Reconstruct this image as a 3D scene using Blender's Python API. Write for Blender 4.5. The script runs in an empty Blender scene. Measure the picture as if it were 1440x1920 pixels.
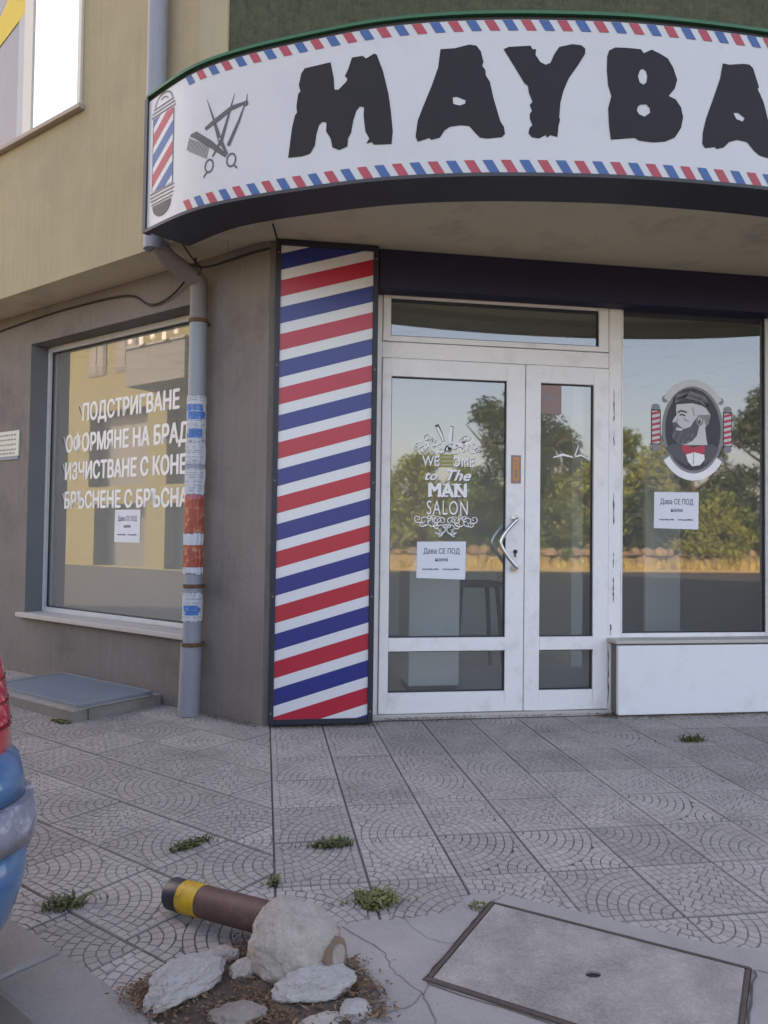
import bpy, bmesh, math, random
from mathutils import Vector, Matrix, noise

random.seed(7)
SC = bpy.context.scene
COL = SC.collection
R = math.radians
S2 = math.sqrt(.5)

# ------------------------------------------------------------------ camera
def cam_setup(loc, pitch, roll, yaw, f_px, height_px):
    F = Vector((math.sin(yaw) * math.cos(pitch), math.cos(yaw) * math.cos(pitch), math.sin(pitch)))
    Rt = Vector((math.cos(yaw), -math.sin(yaw), 0))
    U = Rt.cross(F)
    R2 = Rt * math.cos(roll) + U * math.sin(roll)
    U2 = -Rt * math.sin(roll) + U * math.cos(roll)
    c = bpy.data.cameras.new('camera')
    c.sensor_fit = 'VERTICAL'
    c.sensor_height = 36
    c.sensor_width = 27
    c.lens = f_px / height_px * 36
    c.clip_start = .05
    c.clip_end = 1000
    o = bpy.data.objects.new('camera', c)
    COL.objects.link(o)
    M = Matrix((R2, U2, -F)).transposed().to_4x4()
    M.translation = Vector(loc)
    o.matrix_world = M
    SC.camera = o

cam_setup((0, 0, 1.12), .0283, .0133, .1557, 1432, 1920)

# ------------------------------------------------------------------ light
SUN_EL, SUN_AZ = R(31), R(-14)        # azimuth from +y, negative to the left: behind the shop
w = bpy.data.worlds.new('World')
SC.world = w
w.use_nodes = True
nt = w.node_tree
bg = nt.nodes['Background']
sky = nt.nodes.new('ShaderNodeTexSky')
sky.sky_type = 'NISHITA'
sky.sun_disc = False
sky.sun_elevation = SUN_EL
sky.sun_rotation = SUN_AZ
sky.air_density = 1.0
sky.dust_density = 3.0
sky.ozone_density = .6
nt.links.new(sky.outputs[0], bg.inputs[0])
bg.inputs[1].default_value = .13
sl = bpy.data.lights.new('sun', 'SUN')
sl.energy = 4.0
sl.angle = R(.5)
sl.color = (1, .90, .74)
so = bpy.data.objects.new('sun', sl)
COL.objects.link(so)
sd = Vector((math.sin(SUN_AZ) * math.cos(SUN_EL), math.cos(SUN_AZ) * math.cos(SUN_EL), math.sin(SUN_EL)))
so.rotation_euler = sd.to_track_quat('Z', 'Y').to_euler()
so.location = sd * 60
SC.view_settings.view_transform = 'Standard'
SC.view_settings.look = 'None'
SC.view_settings.gamma = 1
SC.view_settings.exposure = 2.36
SC.view_settings.use_white_balance = True      # the camera's white balance, set for shade
SC.view_settings.white_balance_temperature = 7900
SC.view_settings.white_balance_tint = 21
SC.cycles.max_bounces = 8
SC.cycles.transparent_max_bounces = 16
SC.cycles.use_denoising = True

# ------------------------------------------------------------------ materials
MATS = {}
def mat(name, col, rough=.7, var=.12, scale=8., fine=90., bump=.15, bumpscale=None, metallic=0., spec=.5,
        streak=None, dirt=None, dirt_scale=2.5, dirt_amt=.0, rand=0., coat=0., stretch=(1, 1, 1), island=0., world=False):
    """Procedural surface: base colour broken up by coarse and fine noise, optional dirt patches, fine relief."""
    if name in MATS:
        return MATS[name]
    m = bpy.data.materials.new(name)
    m.use_nodes = True
    n, l = m.node_tree.nodes, m.node_tree.links
    p = n['Principled BSDF']
    p.inputs['Roughness'].default_value = rough
    p.inputs['Metallic'].default_value = metallic
    p.inputs['Specular IOR Level'].default_value = spec
    p.inputs['Coat Weight'].default_value = coat
    tc = n.new('ShaderNodeTexCoord')
    mp = n.new('ShaderNodeMapping')
    mp.inputs['Scale'].default_value = stretch
    if world:       # one continuous pattern across neighbouring pieces
        gp_ = n.new('ShaderNodeNewGeometry')
        l.new(gp_.outputs['Position'], mp.inputs[0])
    else:
        l.new(tc.outputs['Object'], mp.inputs[0])
    def nz(sc, det=5, r=.6, src=mp):
        t = n.new('ShaderNodeTexNoise')
        t.inputs['Scale'].default_value = sc
        t.inputs['Detail'].default_value = det
        t.inputs['Roughness'].default_value = r
        l.new(src.outputs[0], t.inputs['Vector'])
        return t
    def math_(op, a, b):
        q = n.new('ShaderNodeMath')
        q.operation = op
        for i, v in enumerate((a, b)):
            if isinstance(v, (int, float)):
                q.inputs[i].default_value = v
            else:
                l.new(v, q.inputs[i])
        return q.outputs[0]
    a, b = nz(scale), nz(fine, 3)
    v = math_('ADD', math_('MULTIPLY', math_('SUBTRACT', a.outputs['Fac'], .5), var * 2.4),
              math_('MULTIPLY', math_('SUBTRACT', b.outputs['Fac'], .5), var * 1.6))
    if streak:
        ms = n.new('ShaderNodeMapping')
        ms.inputs['Scale'].default_value = (streak[0], streak[0], streak[1])
        l.new(tc.outputs['Object'], ms.inputs[0])
        st = nz(1., 4, .65, ms)
        v = math_('ADD', v, math_('MULTIPLY', math_('SUBTRACT', st.outputs['Fac'], .5), streak[2]))
    if rand:
        oi = n.new('ShaderNodeObjectInfo')
        v = math_('ADD', v, math_('MULTIPLY', math_('SUBTRACT', oi.outputs['Random'], .5), rand))
    if island:
        gi = n.new('ShaderNodeNewGeometry')
        v = math_('ADD', v, math_('MULTIPLY', math_('SUBTRACT', gi.outputs['Random Per Island'], .5), island))
    v = math_('ADD', v, 1.0)
    mul = n.new('ShaderNodeVectorMath')
    mul.operation = 'SCALE'
    mul.inputs[0].default_value = col
    l.new(v, mul.inputs['Scale'])
    out = mul.outputs[0]
    if dirt:
        dn = nz(dirt_scale, 7, .68)
        rp = n.new('ShaderNodeMapRange')
        rp.inputs[1].default_value = .52
        rp.inputs[2].default_value = .72
        rp.inputs[3].default_value = 0
        rp.inputs[4].default_value = dirt_amt
        l.new(dn.outputs['Fac'], rp.inputs[0])
        mx = n.new('ShaderNodeMix')
        mx.data_type = 'RGBA'
        l.new(rp.outputs[0], mx.inputs[0])
        l.new(out, mx.inputs[6])
        mx.inputs[7].default_value = (*dirt, 1)
        out = mx.outputs[2]
    l.new(out, p.inputs['Base Color'])
    if bump:
        bn = nz(bumpscale or fine, 4)
        bp = n.new('ShaderNodeBump')
        bp.inputs['Strength'].default_value = bump
        bp.inputs['Distance'].default_value = .004
        l.new(bn.outputs['Fac'], bp.inputs['Height'])
        l.new(bp.outputs[0], p.inputs['Normal'])
    MATS[name] = m
    return m

def glass(name, tint=(.90, .93, .92), ior=2.25, rough=0.0, dust=.05):
    if name in MATS:
        return MATS[name]
    m = bpy.data.materials.new(name)
    m.use_nodes = True
    n, l = m.node_tree.nodes, m.node_tree.links
    n.remove(n['Principled BSDF'])
    t = n.new('ShaderNodeBsdfTransparent')
    t.inputs[0].default_value = (*tint, 1)
    g = n.new('ShaderNodeBsdfGlossy')
    g.inputs['Roughness'].default_value = rough
    g.inputs[0].default_value = (1, 1, 1, 1)
    fr = n.new('ShaderNodeFresnel')
    fr.inputs[0].default_value = ior
    mx = n.new('ShaderNodeMixShader')
    ge = n.new('ShaderNodeNewGeometry')
    inv = n.new('ShaderNodeMath'); inv.operation = 'SUBTRACT'; inv.inputs[0].default_value = 1
    l.new(ge.outputs['Backfacing'], inv.inputs[1])
    mlt = n.new('ShaderNodeMath'); mlt.operation = 'MULTIPLY'
    l.new(fr.outputs[0], mlt.inputs[0]); l.new(inv.outputs[0], mlt.inputs[1])
    l.new(mlt.outputs[0], mx.inputs[0])
    l.new(t.outputs[0], mx.inputs[1])
    l.new(g.outputs[0], mx.inputs[2])
    df_ = n.new('ShaderNodeBsdfDiffuse')
    df_.inputs[0].default_value = (.55, .54, .52, 1)
    dm = n.new('ShaderNodeMixShader')
    dm.inputs[0].default_value = dust
    l.new(mx.outputs[0], dm.inputs[1])
    l.new(df_.outputs[0], dm.inputs[2])
    l.new(dm.outputs[0], n['Material Output'].inputs[0])
    MATS[name] = m
    return m

asphalt = mat('asphalt', (.05, .05, .053), .9, .25, 3, 120, .5)
paver = mat('paver', (.335, .300, .268), .9, .22, 1.6, 190, .5, rand=.24, dirt=(.20, .178, .16), dirt_scale=1.7, dirt_amt=.8, island=.16, world=True)
groove = mat('groove_dirt', (.215, .197, .184), .95, .25, 9, 90, .3)
jointm = mat('joint_dirt', (.105, .095, .086), .97, .3, 12, 90, .4, dirt=(.10, .09, .06), dirt_amt=.5)
kerbm = mat('kerb_concrete', (.255, .232, .213), .92, .30, 3, 170, .8, dirt=(.17, .155, .14), dirt_amt=.5)
concrete = mat('apron_concrete', (.295, .272, .256), .9, .24, 3, 190, .6, dirt=(.22, .20, .185), dirt_amt=.5, dirt_scale=4)
slabm = mat('cover_concrete', (.275, .247, .222), .94, .60, 7, 150, 1.0, dirt=(.2, .18, .165), dirt_amt=.5, dirt_scale=5)
rockm = mat('broken_concrete', (.325, .285, .248), .95, .34, 14, 170, 1.0, bumpscale=70, dirt=(.26, .21, .17), dirt_amt=.6, dirt_scale=6)
rock_fresh = mat('pale_concrete', (.335, .31, .288), .95, .30, 14, 170, 1.0, bumpscale=80, dirt=(.30, .27, .24), dirt_amt=.6, dirt_scale=8)
soilm = mat('soil', (.085, .058, .042), .97, .4, 22, 140, 1.0, bumpscale=60)
litter = mat('dry_leaves', (.14, .078, .042), .9, .25, 30, 120, 0, island=1.1)
plaster = mat('grey_plaster', (.195, .170, .155), .93, .20, 2.2, 70, .8, streak=(42, 1.1, .36), dirt=(.11, .096, .088), dirt_amt=.75, dirt_scale=1.9)
reveal_m = mat('reveal_plaster', (.15, .16, .165), .9, .12, 3, 120, .3)
yellow = mat('yellow_plaster', (.37, .312, .197), .92, .15, 2.0, 70, .8, streak=(55, 1.3, .34), dirt=(.29, .25, .18), dirt_amt=.5, dirt_scale=1.2)
greenwall = mat('dark_green_plaster', (.064, .070, .040), .95, .5, 22, 90, 1.0, bumpscale=40, streak=(70, 8, .9))
soffit_m = mat('soffit_plaster', (.68, .57, .38), .92, .10, 2.2, 90, .25, dirt=(.28, .235, .17), dirt_amt=.6, dirt_scale=2.2)
navy = mat('navy_paint', (.008, .008, .045), .6, .15, 4, 90, .1)
whitef = mat('white_frame', (.76, .745, .745), .42, .05, 3, 60, .05, dirt=(.36, .33, .28), dirt_amt=.30, dirt_scale=7)
whitepanel = mat('white_panel', (.72, .725, .75), .40, .04, 2, 60, .05, dirt=(.5, .49, .47), dirt_amt=.35, dirt_scale=5)
grime = mat('grime', (.05, .047, .043), .9, .4, 30, 120, 0)
sillm = mat('sill_metal', (.46, .42, .385), .6, .08, 4, 60, .1, dirt=(.36, .31, .26), dirt_amt=.5, dirt_scale=8)
seal = mat('rubber_seal', (.02, .02, .022), .6, .1, 8, 50, 0)
steel = mat('brushed_steel', (.62, .62, .63), .28, .06, 8, 120, .05, metallic=.9)
zinc = mat('grey_pipe', (.25, .265, .305), .55, .10, 6, 60, .08, dirt=(.20, .18, .16), dirt_amt=.4, dirt_scale=6)
zinc_up = mat('weathered_pipe', (.175, .152, .146), .6, .12, 6, 60, .08, dirt=(.17, .15, .14), dirt_amt=.4, dirt_scale=6)
rusty = mat('rust', (.12, .06, .035), .9, .3, 20, 90, .3)
blackm = mat('black_plastic', (.012, .012, .014), .5, .2, 8, 60, .05)
sign_white = mat('sign_white', (.545, .555, .57), .38, .03, 1.5, 40, .0, dirt=(.42, .42, .43), dirt_amt=.3, dirt_scale=3)
sign_black = mat('sign_black', (.013, .012, .015), .75, .08, 3, 40, 0)
sign_red = mat('sign_red', (.42, .055, .075), .5, .05, 3, 40, 0)
sign_blue = mat('sign_blue', (.035, .105, .29), .5, .05, 3, 40, 0)
sign_grey = mat('sign_grey', (.085, .085, .09), .5, .05, 3, 40, 0)
sign_case = mat('sign_case', (.038, .038, .046), .55, .15, 4, 60, .05)
sign_green = mat('green_trim', (.018, .12, .05), .5, .12, 4, 60, .05)
p_white = mat('panel_white', (.66, .66, .68), .30, .03, 2, 40, 0, dirt=(.62, .62, .62), dirt_amt=.25, dirt_scale=4)
p_red = mat('panel_red', (.46, .016, .040), .32, .05, 2, 40, 0)
p_blue = mat('panel_blue', (.012, .026, .19), .32, .05, 2, 40, 0)
p_frame = mat('panel_frame', (.012, .014, .030), .5, .1, 4, 60, 0)
vinyl = mat('white_vinyl', (.80, .79, .80), .5, .04, 4, 60, 0)
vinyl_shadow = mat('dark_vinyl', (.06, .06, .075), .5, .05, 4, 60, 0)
v_grey = mat('grey_vinyl', (.22, .215, .225), .5, .08, 30, 60, 0)
v_dk = mat('charcoal_vinyl', (.035, .034, .045), .5, .12, 30, 60, 0)
v_lt = mat('pale_vinyl', (.55, .54, .55), .5, .06, 30, 60, 0)
v_red = mat('red_vinyl', (.50, .04, .075), .5, .06, 10, 60, 0)
v_olive = mat('olive_sticker', (.30, .28, .09), .6, .08, 10, 60, 0)
paper = mat('paper', (.70, .71, .75), .85, .03, 6, 60, .05)
ink = mat('ink', (.10, .12, .19), .8, .1, 30, 60, 0)
brownp = mat('brown_sticker', (.30, .205, .19), .7, .12, 14, 60, 0)
orangep = mat('orange_plate', (.55, .26, .08), .5, .12, 14, 60, 0)
poster_blue = mat('poster_blue', (.03, .16, .46), .6, .3, 22, 90, 0, dirt=(.40, .45, .52), dirt_amt=.8, dirt_scale=24)
poster_red = mat('poster_red', (.36, .07, .045), .6, .45, 20, 60, 0, dirt=(.55, .40, .22), dirt_amt=.95, dirt_scale=22)
poster_white = mat('poster_white', (.50, .515, .55), .75, .12, 14, 80, .1, dirt=(.42, .44, .48), dirt_amt=.6, dirt_scale=18)
lidm = mat('hatch_lid', (.150, .185, .222), .55, .12, 5, 60, .1, dirt=(.13, .13, .13), dirt_amt=.5, dirt_scale=6)
hatchc = mat('hatch_concrete', (.25, .23, .21), .93, .2, 8, 120, .6, dirt=(.15, .155, .08), dirt_amt=.6, dirt_scale=5)
bol_brown = mat('bollard_brown', (.085, .042, .035), .6, .2, 10, 90, .2, dirt=(.15, .085, .05), dirt_amt=.8, dirt_scale=24)
bol_yel = mat('bollard_yellow', (.50, .30, .015), .55, .2, 12, 60, .1, dirt=(.13, .075, .03), dirt_amt=.95, dirt_scale=38)
bol_cap = mat('bollard_cap', (.018, .018, .032), .5, .2, 10, 60, .1)
weedm = mat('weed', (.085, .10, .035), .7, .2, 30, 80, 0, island=.9)
weed_y = mat('weed_yellow', (.13, .13, .04), .75, .2, 30, 80, 0, island=.9)
foliage = mat('foliage', (.085, .125, .030), .7, .2, 2, 30, 0, island=.9)
foliage_y = mat('foliage_pale', (.155, .178, .040), .7, .2, 2, 30, 0, island=.9)
foliage_d = mat('foliage_dark', (.030, .052, .020), .7, .2, 2, 30, 0, island=.8)
bark = mat('bark', (.10, .07, .05), .95, .3, 6, 60, .5)
dry_ground = mat('dry_ground', (.42, .31, .14), .95, .3, 1.2, 20, .6, dirt=(.20, .15, .07), dirt_amt=.8, dirt_scale=.6)
stonem = mat('field_stone', (.22, .165, .11), .95, .25, 3, 30, .8, rand=.4)
car_blue = mat('car_blue', (.045, .135, .28), .28, .06, 3, 60, .02, spec=.6, coat=.6)
car_scuff = mat('scuffed_strip', (.20, .20, .24), .6, .3, 14, 60, .1, dirt=(.62, .62, .70), dirt_amt=.95, dirt_scale=9)
car_red = mat('tail_lens', (.50, .012, .02), .15, .1, 9, 40, 0, coat=.8)
tyre = mat('tyre', (.022, .022, .023), .9, .2, 20, 90, .2)
room_m = mat('room_wall', (.78, .77, .75), .9, .06, 2, 40, 0)
room_f = mat('room_floor', (.50, .50, .51), .5, .08, 2, 40, 0)
wood_d = mat('stool_wood', (.05, .04, .04), .6, .2, 8, 60, 0)
cabinet_m = mat('cabinet_white', (.66, .66, .68), .5, .04, 3, 40, 0)
apt_y = mat('apartment_yellow', (.29, .265, .115), .92, .07, 1, 30, .1, streak=(6, .6, .1))
apt_dk = mat('apartment_dark', (.16, .17, .155), .5, .2, 1, 20, 0)
apt_gr = mat('balcony_grey', (.22, .225, .22), .8, .1, 2, 20, 0)
pane = glass('shop_glass', rough=.022)
pane_side = glass('side_glass', rough=.015, dust=.19)
winmirror = mat('curtained_pane', (.80, .80, .78), .02, .02, 2, 30, 0, metallic=.85)
glow_y = mat('glow_yellow', (.75, .55, .10), .8, .1, 4, 40, 0)  # colour of the sunlit glow painted on the upstairs pane
pane_brown = mat('brown_pane', (.22, .18, .15), .25, .15, 2, 30, 0)

# ------------------------------------------------------------------ builders
WLOC = {}
def reg(o, loc):
    WLOC[o.name] = Vector(loc)
    return o

def link(o, loc, parent=None):
    COL.objects.link(o)
    loc = Vector(loc)
    if parent is not None:
        o.parent = parent
        o.location = loc - WLOC[parent.name]
    else:
        o.location = loc
    return reg(o, loc)

def tag(o, label=None, cat=None, group=None, kind=None):
    if label: o['label'] = label
    if cat: o['category'] = cat
    if group: o['group'] = group
    if kind: o['kind'] = kind
    return o

def thing(name, loc, label, cat, group=None):
    return tag(link(bpy.data.objects.new(name, None), loc), label, cat, group)

class MB:
    """Collects geometry in world coordinates, then becomes one mesh object."""
    def __init__(s): s.v, s.f, s.m, s.sm = [], [], [], []
    def add(s, vs, fs, mi=0, smooth=False):
        b = len(s.v)
        s.v += [Vector(p) for p in vs]
        for f in fs:
            s.f.append([b + i for i in f]); s.m.append(mi); s.sm.append(smooth)
        return s
    def box(s, x0, x1, y0, y1, z0, z1, mi=0, fn=None):
        fn = fn or (lambda a, b, c: (a, b, c))
        v = [fn(x, y, z) for z in (z0, z1) for y in (y0, y1) for x in (x0, x1)]
        # make sure of outward faces whatever the handedness of fn
        f = [(0, 2, 3, 1), (4, 5, 7, 6), (0, 1, 5, 4), (2, 6, 7, 3), (0, 4, 6, 2), (1, 3, 7, 5)]
        e1, e2, e3 = Vector(v[1]) - Vector(v[0]), Vector(v[2]) - Vector(v[0]), Vector(v[4]) - Vector(v[0])
        if e1.cross(e2).dot(e3) < 0:
            f = [tuple(reversed(q)) for q in f]
        return s.add(v, f, mi)
    def prism(s, poly, z0, z1, mi=0, mside=None, mbot=None):
        n = len(poly)
        a = sum(poly[i][0] * poly[(i + 1) % n][1] - poly[(i + 1) % n][0] * poly[i][1] for i in range(n))
        if a < 0: poly = poly[::-1]
        s.add([(x, y, z0) for x, y in poly] + [(x, y, z1) for x, y in poly], [], 0)
        b = len(s.v) - 2 * n
        def put(f, mm): s.f.append([b + i for i in f]); s.m.append(mm); s.sm.append(False)
        put(list(range(n, 2 * n)), mi)
        put(list(range(n))[::-1], mbot if mbot is not None else mi)
        for i in range(n):
            j = (i + 1) % n
            put((i, j, n + j, n + i), mside if mside is not None else mi)
        return s
    def tube(s, pts, r, seg=14, mi=0, cap=True, smooth=True):
        pts = [Vector(p) for p in pts]
        rs = r if isinstance(r, (list, tuple)) else [r] * len(pts)
        rings, up = [], None
        for i, p in enumerate(pts):
            t = (pts[min(i + 1, len(pts) - 1)] - pts[max(i - 1, 0)]).normalized()
            if up is None:
                up = t.orthogonal().normalized()
            up = (up - t * up.dot(t)).normalized()
            q = t.cross(up)
            rings.append([p + (up * math.cos(a) + q * math.sin(a)) * rs[i] for a in [2 * math.pi * k / seg for k in range(seg)]])
        vs = [v for rr in rings for v in rr]
        fs = []
        for i in range(len(pts) - 1):
            for k in range(seg):
                a, b = i * seg + k, i * seg + (k + 1) % seg
                fs.append((a, b, b + seg, a + seg))
        s.add(vs, fs, mi, smooth)
        if cap:
            s.add(rings[0], [list(range(seg))[::-1]], mi)
            s.add(rings[-1], [list(range(seg))], mi)
        return s
    def build(s, name, mats, parent=None, origin=None, bevel=0., kind=None, label=None):
        if not isinstance(mats, (list, tuple)): mats = [mats]
        if origin is None:
            xs, ys, zs = [v.x for v in s.v], [v.y for v in s.v], [v.z for v in s.v]
            origin = Vector(((min(xs) + max(xs)) / 2, (min(ys) + max(ys)) / 2, min(zs)))
        origin = Vector(origin)
        me = bpy.data.meshes.new(name)
        me.from_pydata([v - origin for v in s.v], [], s.f)
        for mm in mats: me.materials.append(mm)
        me.polygons.foreach_set('material_index', s.m)
        me.polygons.foreach_set('use_smooth', s.sm)
        me.update()
        if bevel:
            bm = bmesh.new(); bm.from_mesh(me)
            bmesh.ops.remove_doubles(bm, verts=bm.verts, dist=1e-5)
            ed = [e for e in bm.edges if len(e.link_faces) == 2 and e.calc_face_angle(0) > .5]
            bmesh.ops.bevel(bm, geom=ed, offset=bevel, segments=1, affect='EDGES', clamp_overlap=True)
            bm.to_mesh(me); bm.free()
        o = link(bpy.data.objects.new(name, me), origin, parent)
        return tag(o, label=label, kind=kind)

def Lp(u, off, z):
    """Point on the left (side-street) facade: u along it from the corner, off towards the street."""
    return (.01 - S2 * (u + off), 4.5 + S2 * (u - off), z)
def Lbox(mb, u0, u1, o0, o1, z0, z1, mi=0):
    return mb.box(u0, u1, o0, o1, z0, z1, mi, fn=Lp)
def box(name, x0, x1, y0, y1, z0, z1, m, parent=None, bevel=0., label=None):
    return MB().box(x0, x1, y0, y1, z0, z1).build(name, m, parent, bevel=bevel, label=label)
def lbox(name, u0, u1, o0, o1, z0, z1, m, parent=None, bevel=0., label=None):
    return Lbox(MB(), u0, u1, o0, o1, z0, z1).build(name, m, parent, bevel=bevel, label=label)

# flat print: polygons, strokes and lettering in a 2D sheet, mapped onto a surface
def curve_fill(loops):
    c = bpy.data.curves.new('tmp', 'CURVE')
    c.dimensions = '2D'; c.fill_mode = 'FRONT'
    for lp in loops:
        sp = c.splines.new('POLY'); sp.points.add(len(lp) - 1)
        for i, p in enumerate(lp): sp.points[i].co = (p[0], p[1], 0, 1)
        sp.use_cyclic_u = True
    return harvest(c)
def harvest(c):
    o = bpy.data.objects.new('tmp', c)
    COL.objects.link(o)
    bpy.context.view_layer.update()
    me = bpy.data.meshes.new_from_object(o.evaluated_get(bpy.context.evaluated_depsgraph_get()))
    vs = [(v.co.x, v.co.y) for v in me.vertices]; fs = [list(p.vertices) for p in me.polygons]
    bpy.data.objects.remove(o); bpy.data.meshes.remove(me); bpy.data.curves.remove(c)
    out = []
    for f in fs:       # face the +z of the sheet
        a = sum(vs[f[i]][0] * vs[f[(i + 1) % len(f)]][1] - vs[f[(i + 1) % len(f)]][0] * vs[f[i]][1] for i in range(len(f)))
        if abs(a) > 1e-12: out.append(f if a > 0 else f[::-1])
    return vs, out
def text2d(body, bold=0., shear=0., res=3, spacing=1.):
    c = bpy.data.curves.new('tmp', 'FONT')
    c.body = body; c.size = 1; c.offset = bold; c.shear = shear
    c.resolution_u = res; c.space_character = spacing; c.fill_mode = 'FRONT'
    return harvest(c)

class Sheet:
    def __init__(s): s.items = []
    def poly(s, loops, mi, layer=0):
        if loops and not isinstance(loops[0][0], (tuple, list)): loops = [loops]
        v, f = curve_fill(loops); s.items.append((v, f, mi, layer)); return s
    def stroke(s, pts, w, mi, layer=0):
        n = len(pts); ws = w if isinstance(w, (list, tuple)) else [w] * n
        v = []
        for i, p in enumerate(pts):
            a, b = pts[max(i - 1, 0)], pts[min(i + 1, n - 1)]
            dx, dy = b[0] - a[0], b[1] - a[1]; d = math.hypot(dx, dy) or 1
            v += [(p[0] - dy / d * ws[i] / 2, p[1] + dx / d * ws[i] / 2), (p[0] + dy / d * ws[i] / 2, p[1] - dx / d * ws[i] / 2)]
        s.items.append((v, [(2 * i, 2 * i + 1, 2 * i + 3, 2 * i + 2) for i in range(n - 1)], mi, layer)); return s
    def text(s, body, x0, y0, x1, y1, mi, layer=0, bold=0., shear=0., spacing=1.):
        """Lettering fitted to the box x0..x1, y0 (foot) .. y1 (cap height)."""
        v, f = text2d(body, 0, shear, spacing=spacing)
        ax, bx_ = min(p[0] for p in v), max(p[0] for p in v)
        cap, _ = text2d('H', 0)
        ay, by = min(p[1] for p in cap), max(p[1] for p in cap)
        e = max(bold, 0) * (y1 - y0) / (by - ay)       # heavier weight: the glyphs struck again, slightly shifted
        for q, (ox, oy) in enumerate(((0, 0), (e, 0), (-e, 0), (e * .6, e * .7), (-e * .6, -e * .7)) if e else ((0, 0),)):
            s.items.append(([(x0 + e + (p[0] - ax) / (bx_ - ax) * (x1 - x0 - 2 * e) + ox, y0 + (p[1] - ay) / (by - ay) * (y1 - y0) + oy) for p in v], f, mi, layer + .15 * q))
        return s
    def ring(s, cx, cy, rx, ry, rx2, ry2, a0, a1, mi, layer=0, n=40):
        A = [a0 + (a1 - a0) * i / n for i in range(n + 1)]
        v = [(cx + rx * math.cos(a), cy + ry * math.sin(a)) for a in A] + [(cx + rx2 * math.cos(a), cy + ry2 * math.sin(a)) for a in A]
        s.items.append((v, [(i, i + 1, n + 2 + i, n + 1 + i) for i in range(n)], mi, layer)); return s
    def ellipse(s, cx, cy, rx, ry, mi, layer=0, n=40):
        s.items.append(([(cx + rx * math.cos(2 * math.pi * i / n), cy + ry * math.sin(2 * math.pi * i / n)) for i in range(n)], [list(range(n))], mi, layer)); return s
    def build(s, name, mats, fn, parent=None, sub=0, label=None, step=.0004):
        """fn(x, y, h) -> world point; h is the height above the surface."""
        m = MB()
        for v, f, mi, layer in s.items:
            if sub:
                bm = bmesh.new()
                vv = [bm.verts.new((p[0], p[1], 0)) for p in v]
                for q in f:
                    try: bm.faces.new([vv[i] for i in q])
                    except ValueError: pass
                long_e = [e for e in bm.edges if e.calc_length() > sub]
                k = 0
                while long_e and k < 4:
                    bmesh.ops.triangulate(bm, faces=[g for g in bm.faces if len(g.verts) > 4])
                    bmesh.ops.subdivide_edges(bm, edges=[e for e in bm.edges if e.calc_length() > sub], cuts=1)
                    bmesh.ops.triangulate(bm, faces=[g for g in bm.faces if len(g.verts) > 4])
                    long_e = [e for e in bm.edges if e.calc_length() > sub]; k += 1
                bm.verts.index_update()
                v = [(q.co.x, q.co.y) for q in bm.verts]; f = [[q.index for q in g.verts] for g in bm.faces]
                bm.free()
            m.add([fn(p[0], p[1], layer * step) for p in v], f, mi)
        return m.build(name, mats, parent, label=label)

# ------------------------------------------------------------------ ground
def clip(mesh, matrix, planes):
    """World-space bisects of a copied tile mesh; planes = (point, normal pointing to the side cut away)."""
    bm = bmesh.new(); bm.from_mesh(mesh)
    bmesh.ops.transform(bm, matrix=matrix, verts=bm.verts)
    for co, no in planes:
        bmesh.ops.bisect_plane(bm, geom=bm.verts[:] + bm.edges[:] + bm.faces[:], plane_co=co, plane_no=no, clear_outer=True)
    if not bm.faces:
        bm.free(); return None
    bmesh.ops.transform(bm, matrix=matrix.inverted(), verts=bm.verts)
    me = bpy.data.meshes.new(mesh.name); bm.to_mesh(me); bm.free()
    for mm in mesh.materials: me.materials.append(mm)
    return me

def clip_poly(poly, lo=-.485, hi=.485):
    for ax, lim, sg in ((0, lo, 1), (0, hi, -1), (1, lo, 1), (1, hi, -1)):
        out = []
        for i in range(len(poly)):
            a, b = poly[i], poly[(i + 1) % len(poly)]
            da, db = (a[ax] - lim) * sg, (b[ax] - lim) * sg
            if da >= 0: out.append(a)
            if da * db < 0:
                t = da / (da - db); out.append((a[0] + (b[0] - a[0]) * t, a[1] + (b[1] - a[1]) * t))
        poly = out
        if len(poly) < 3: return []
    return poly

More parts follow.
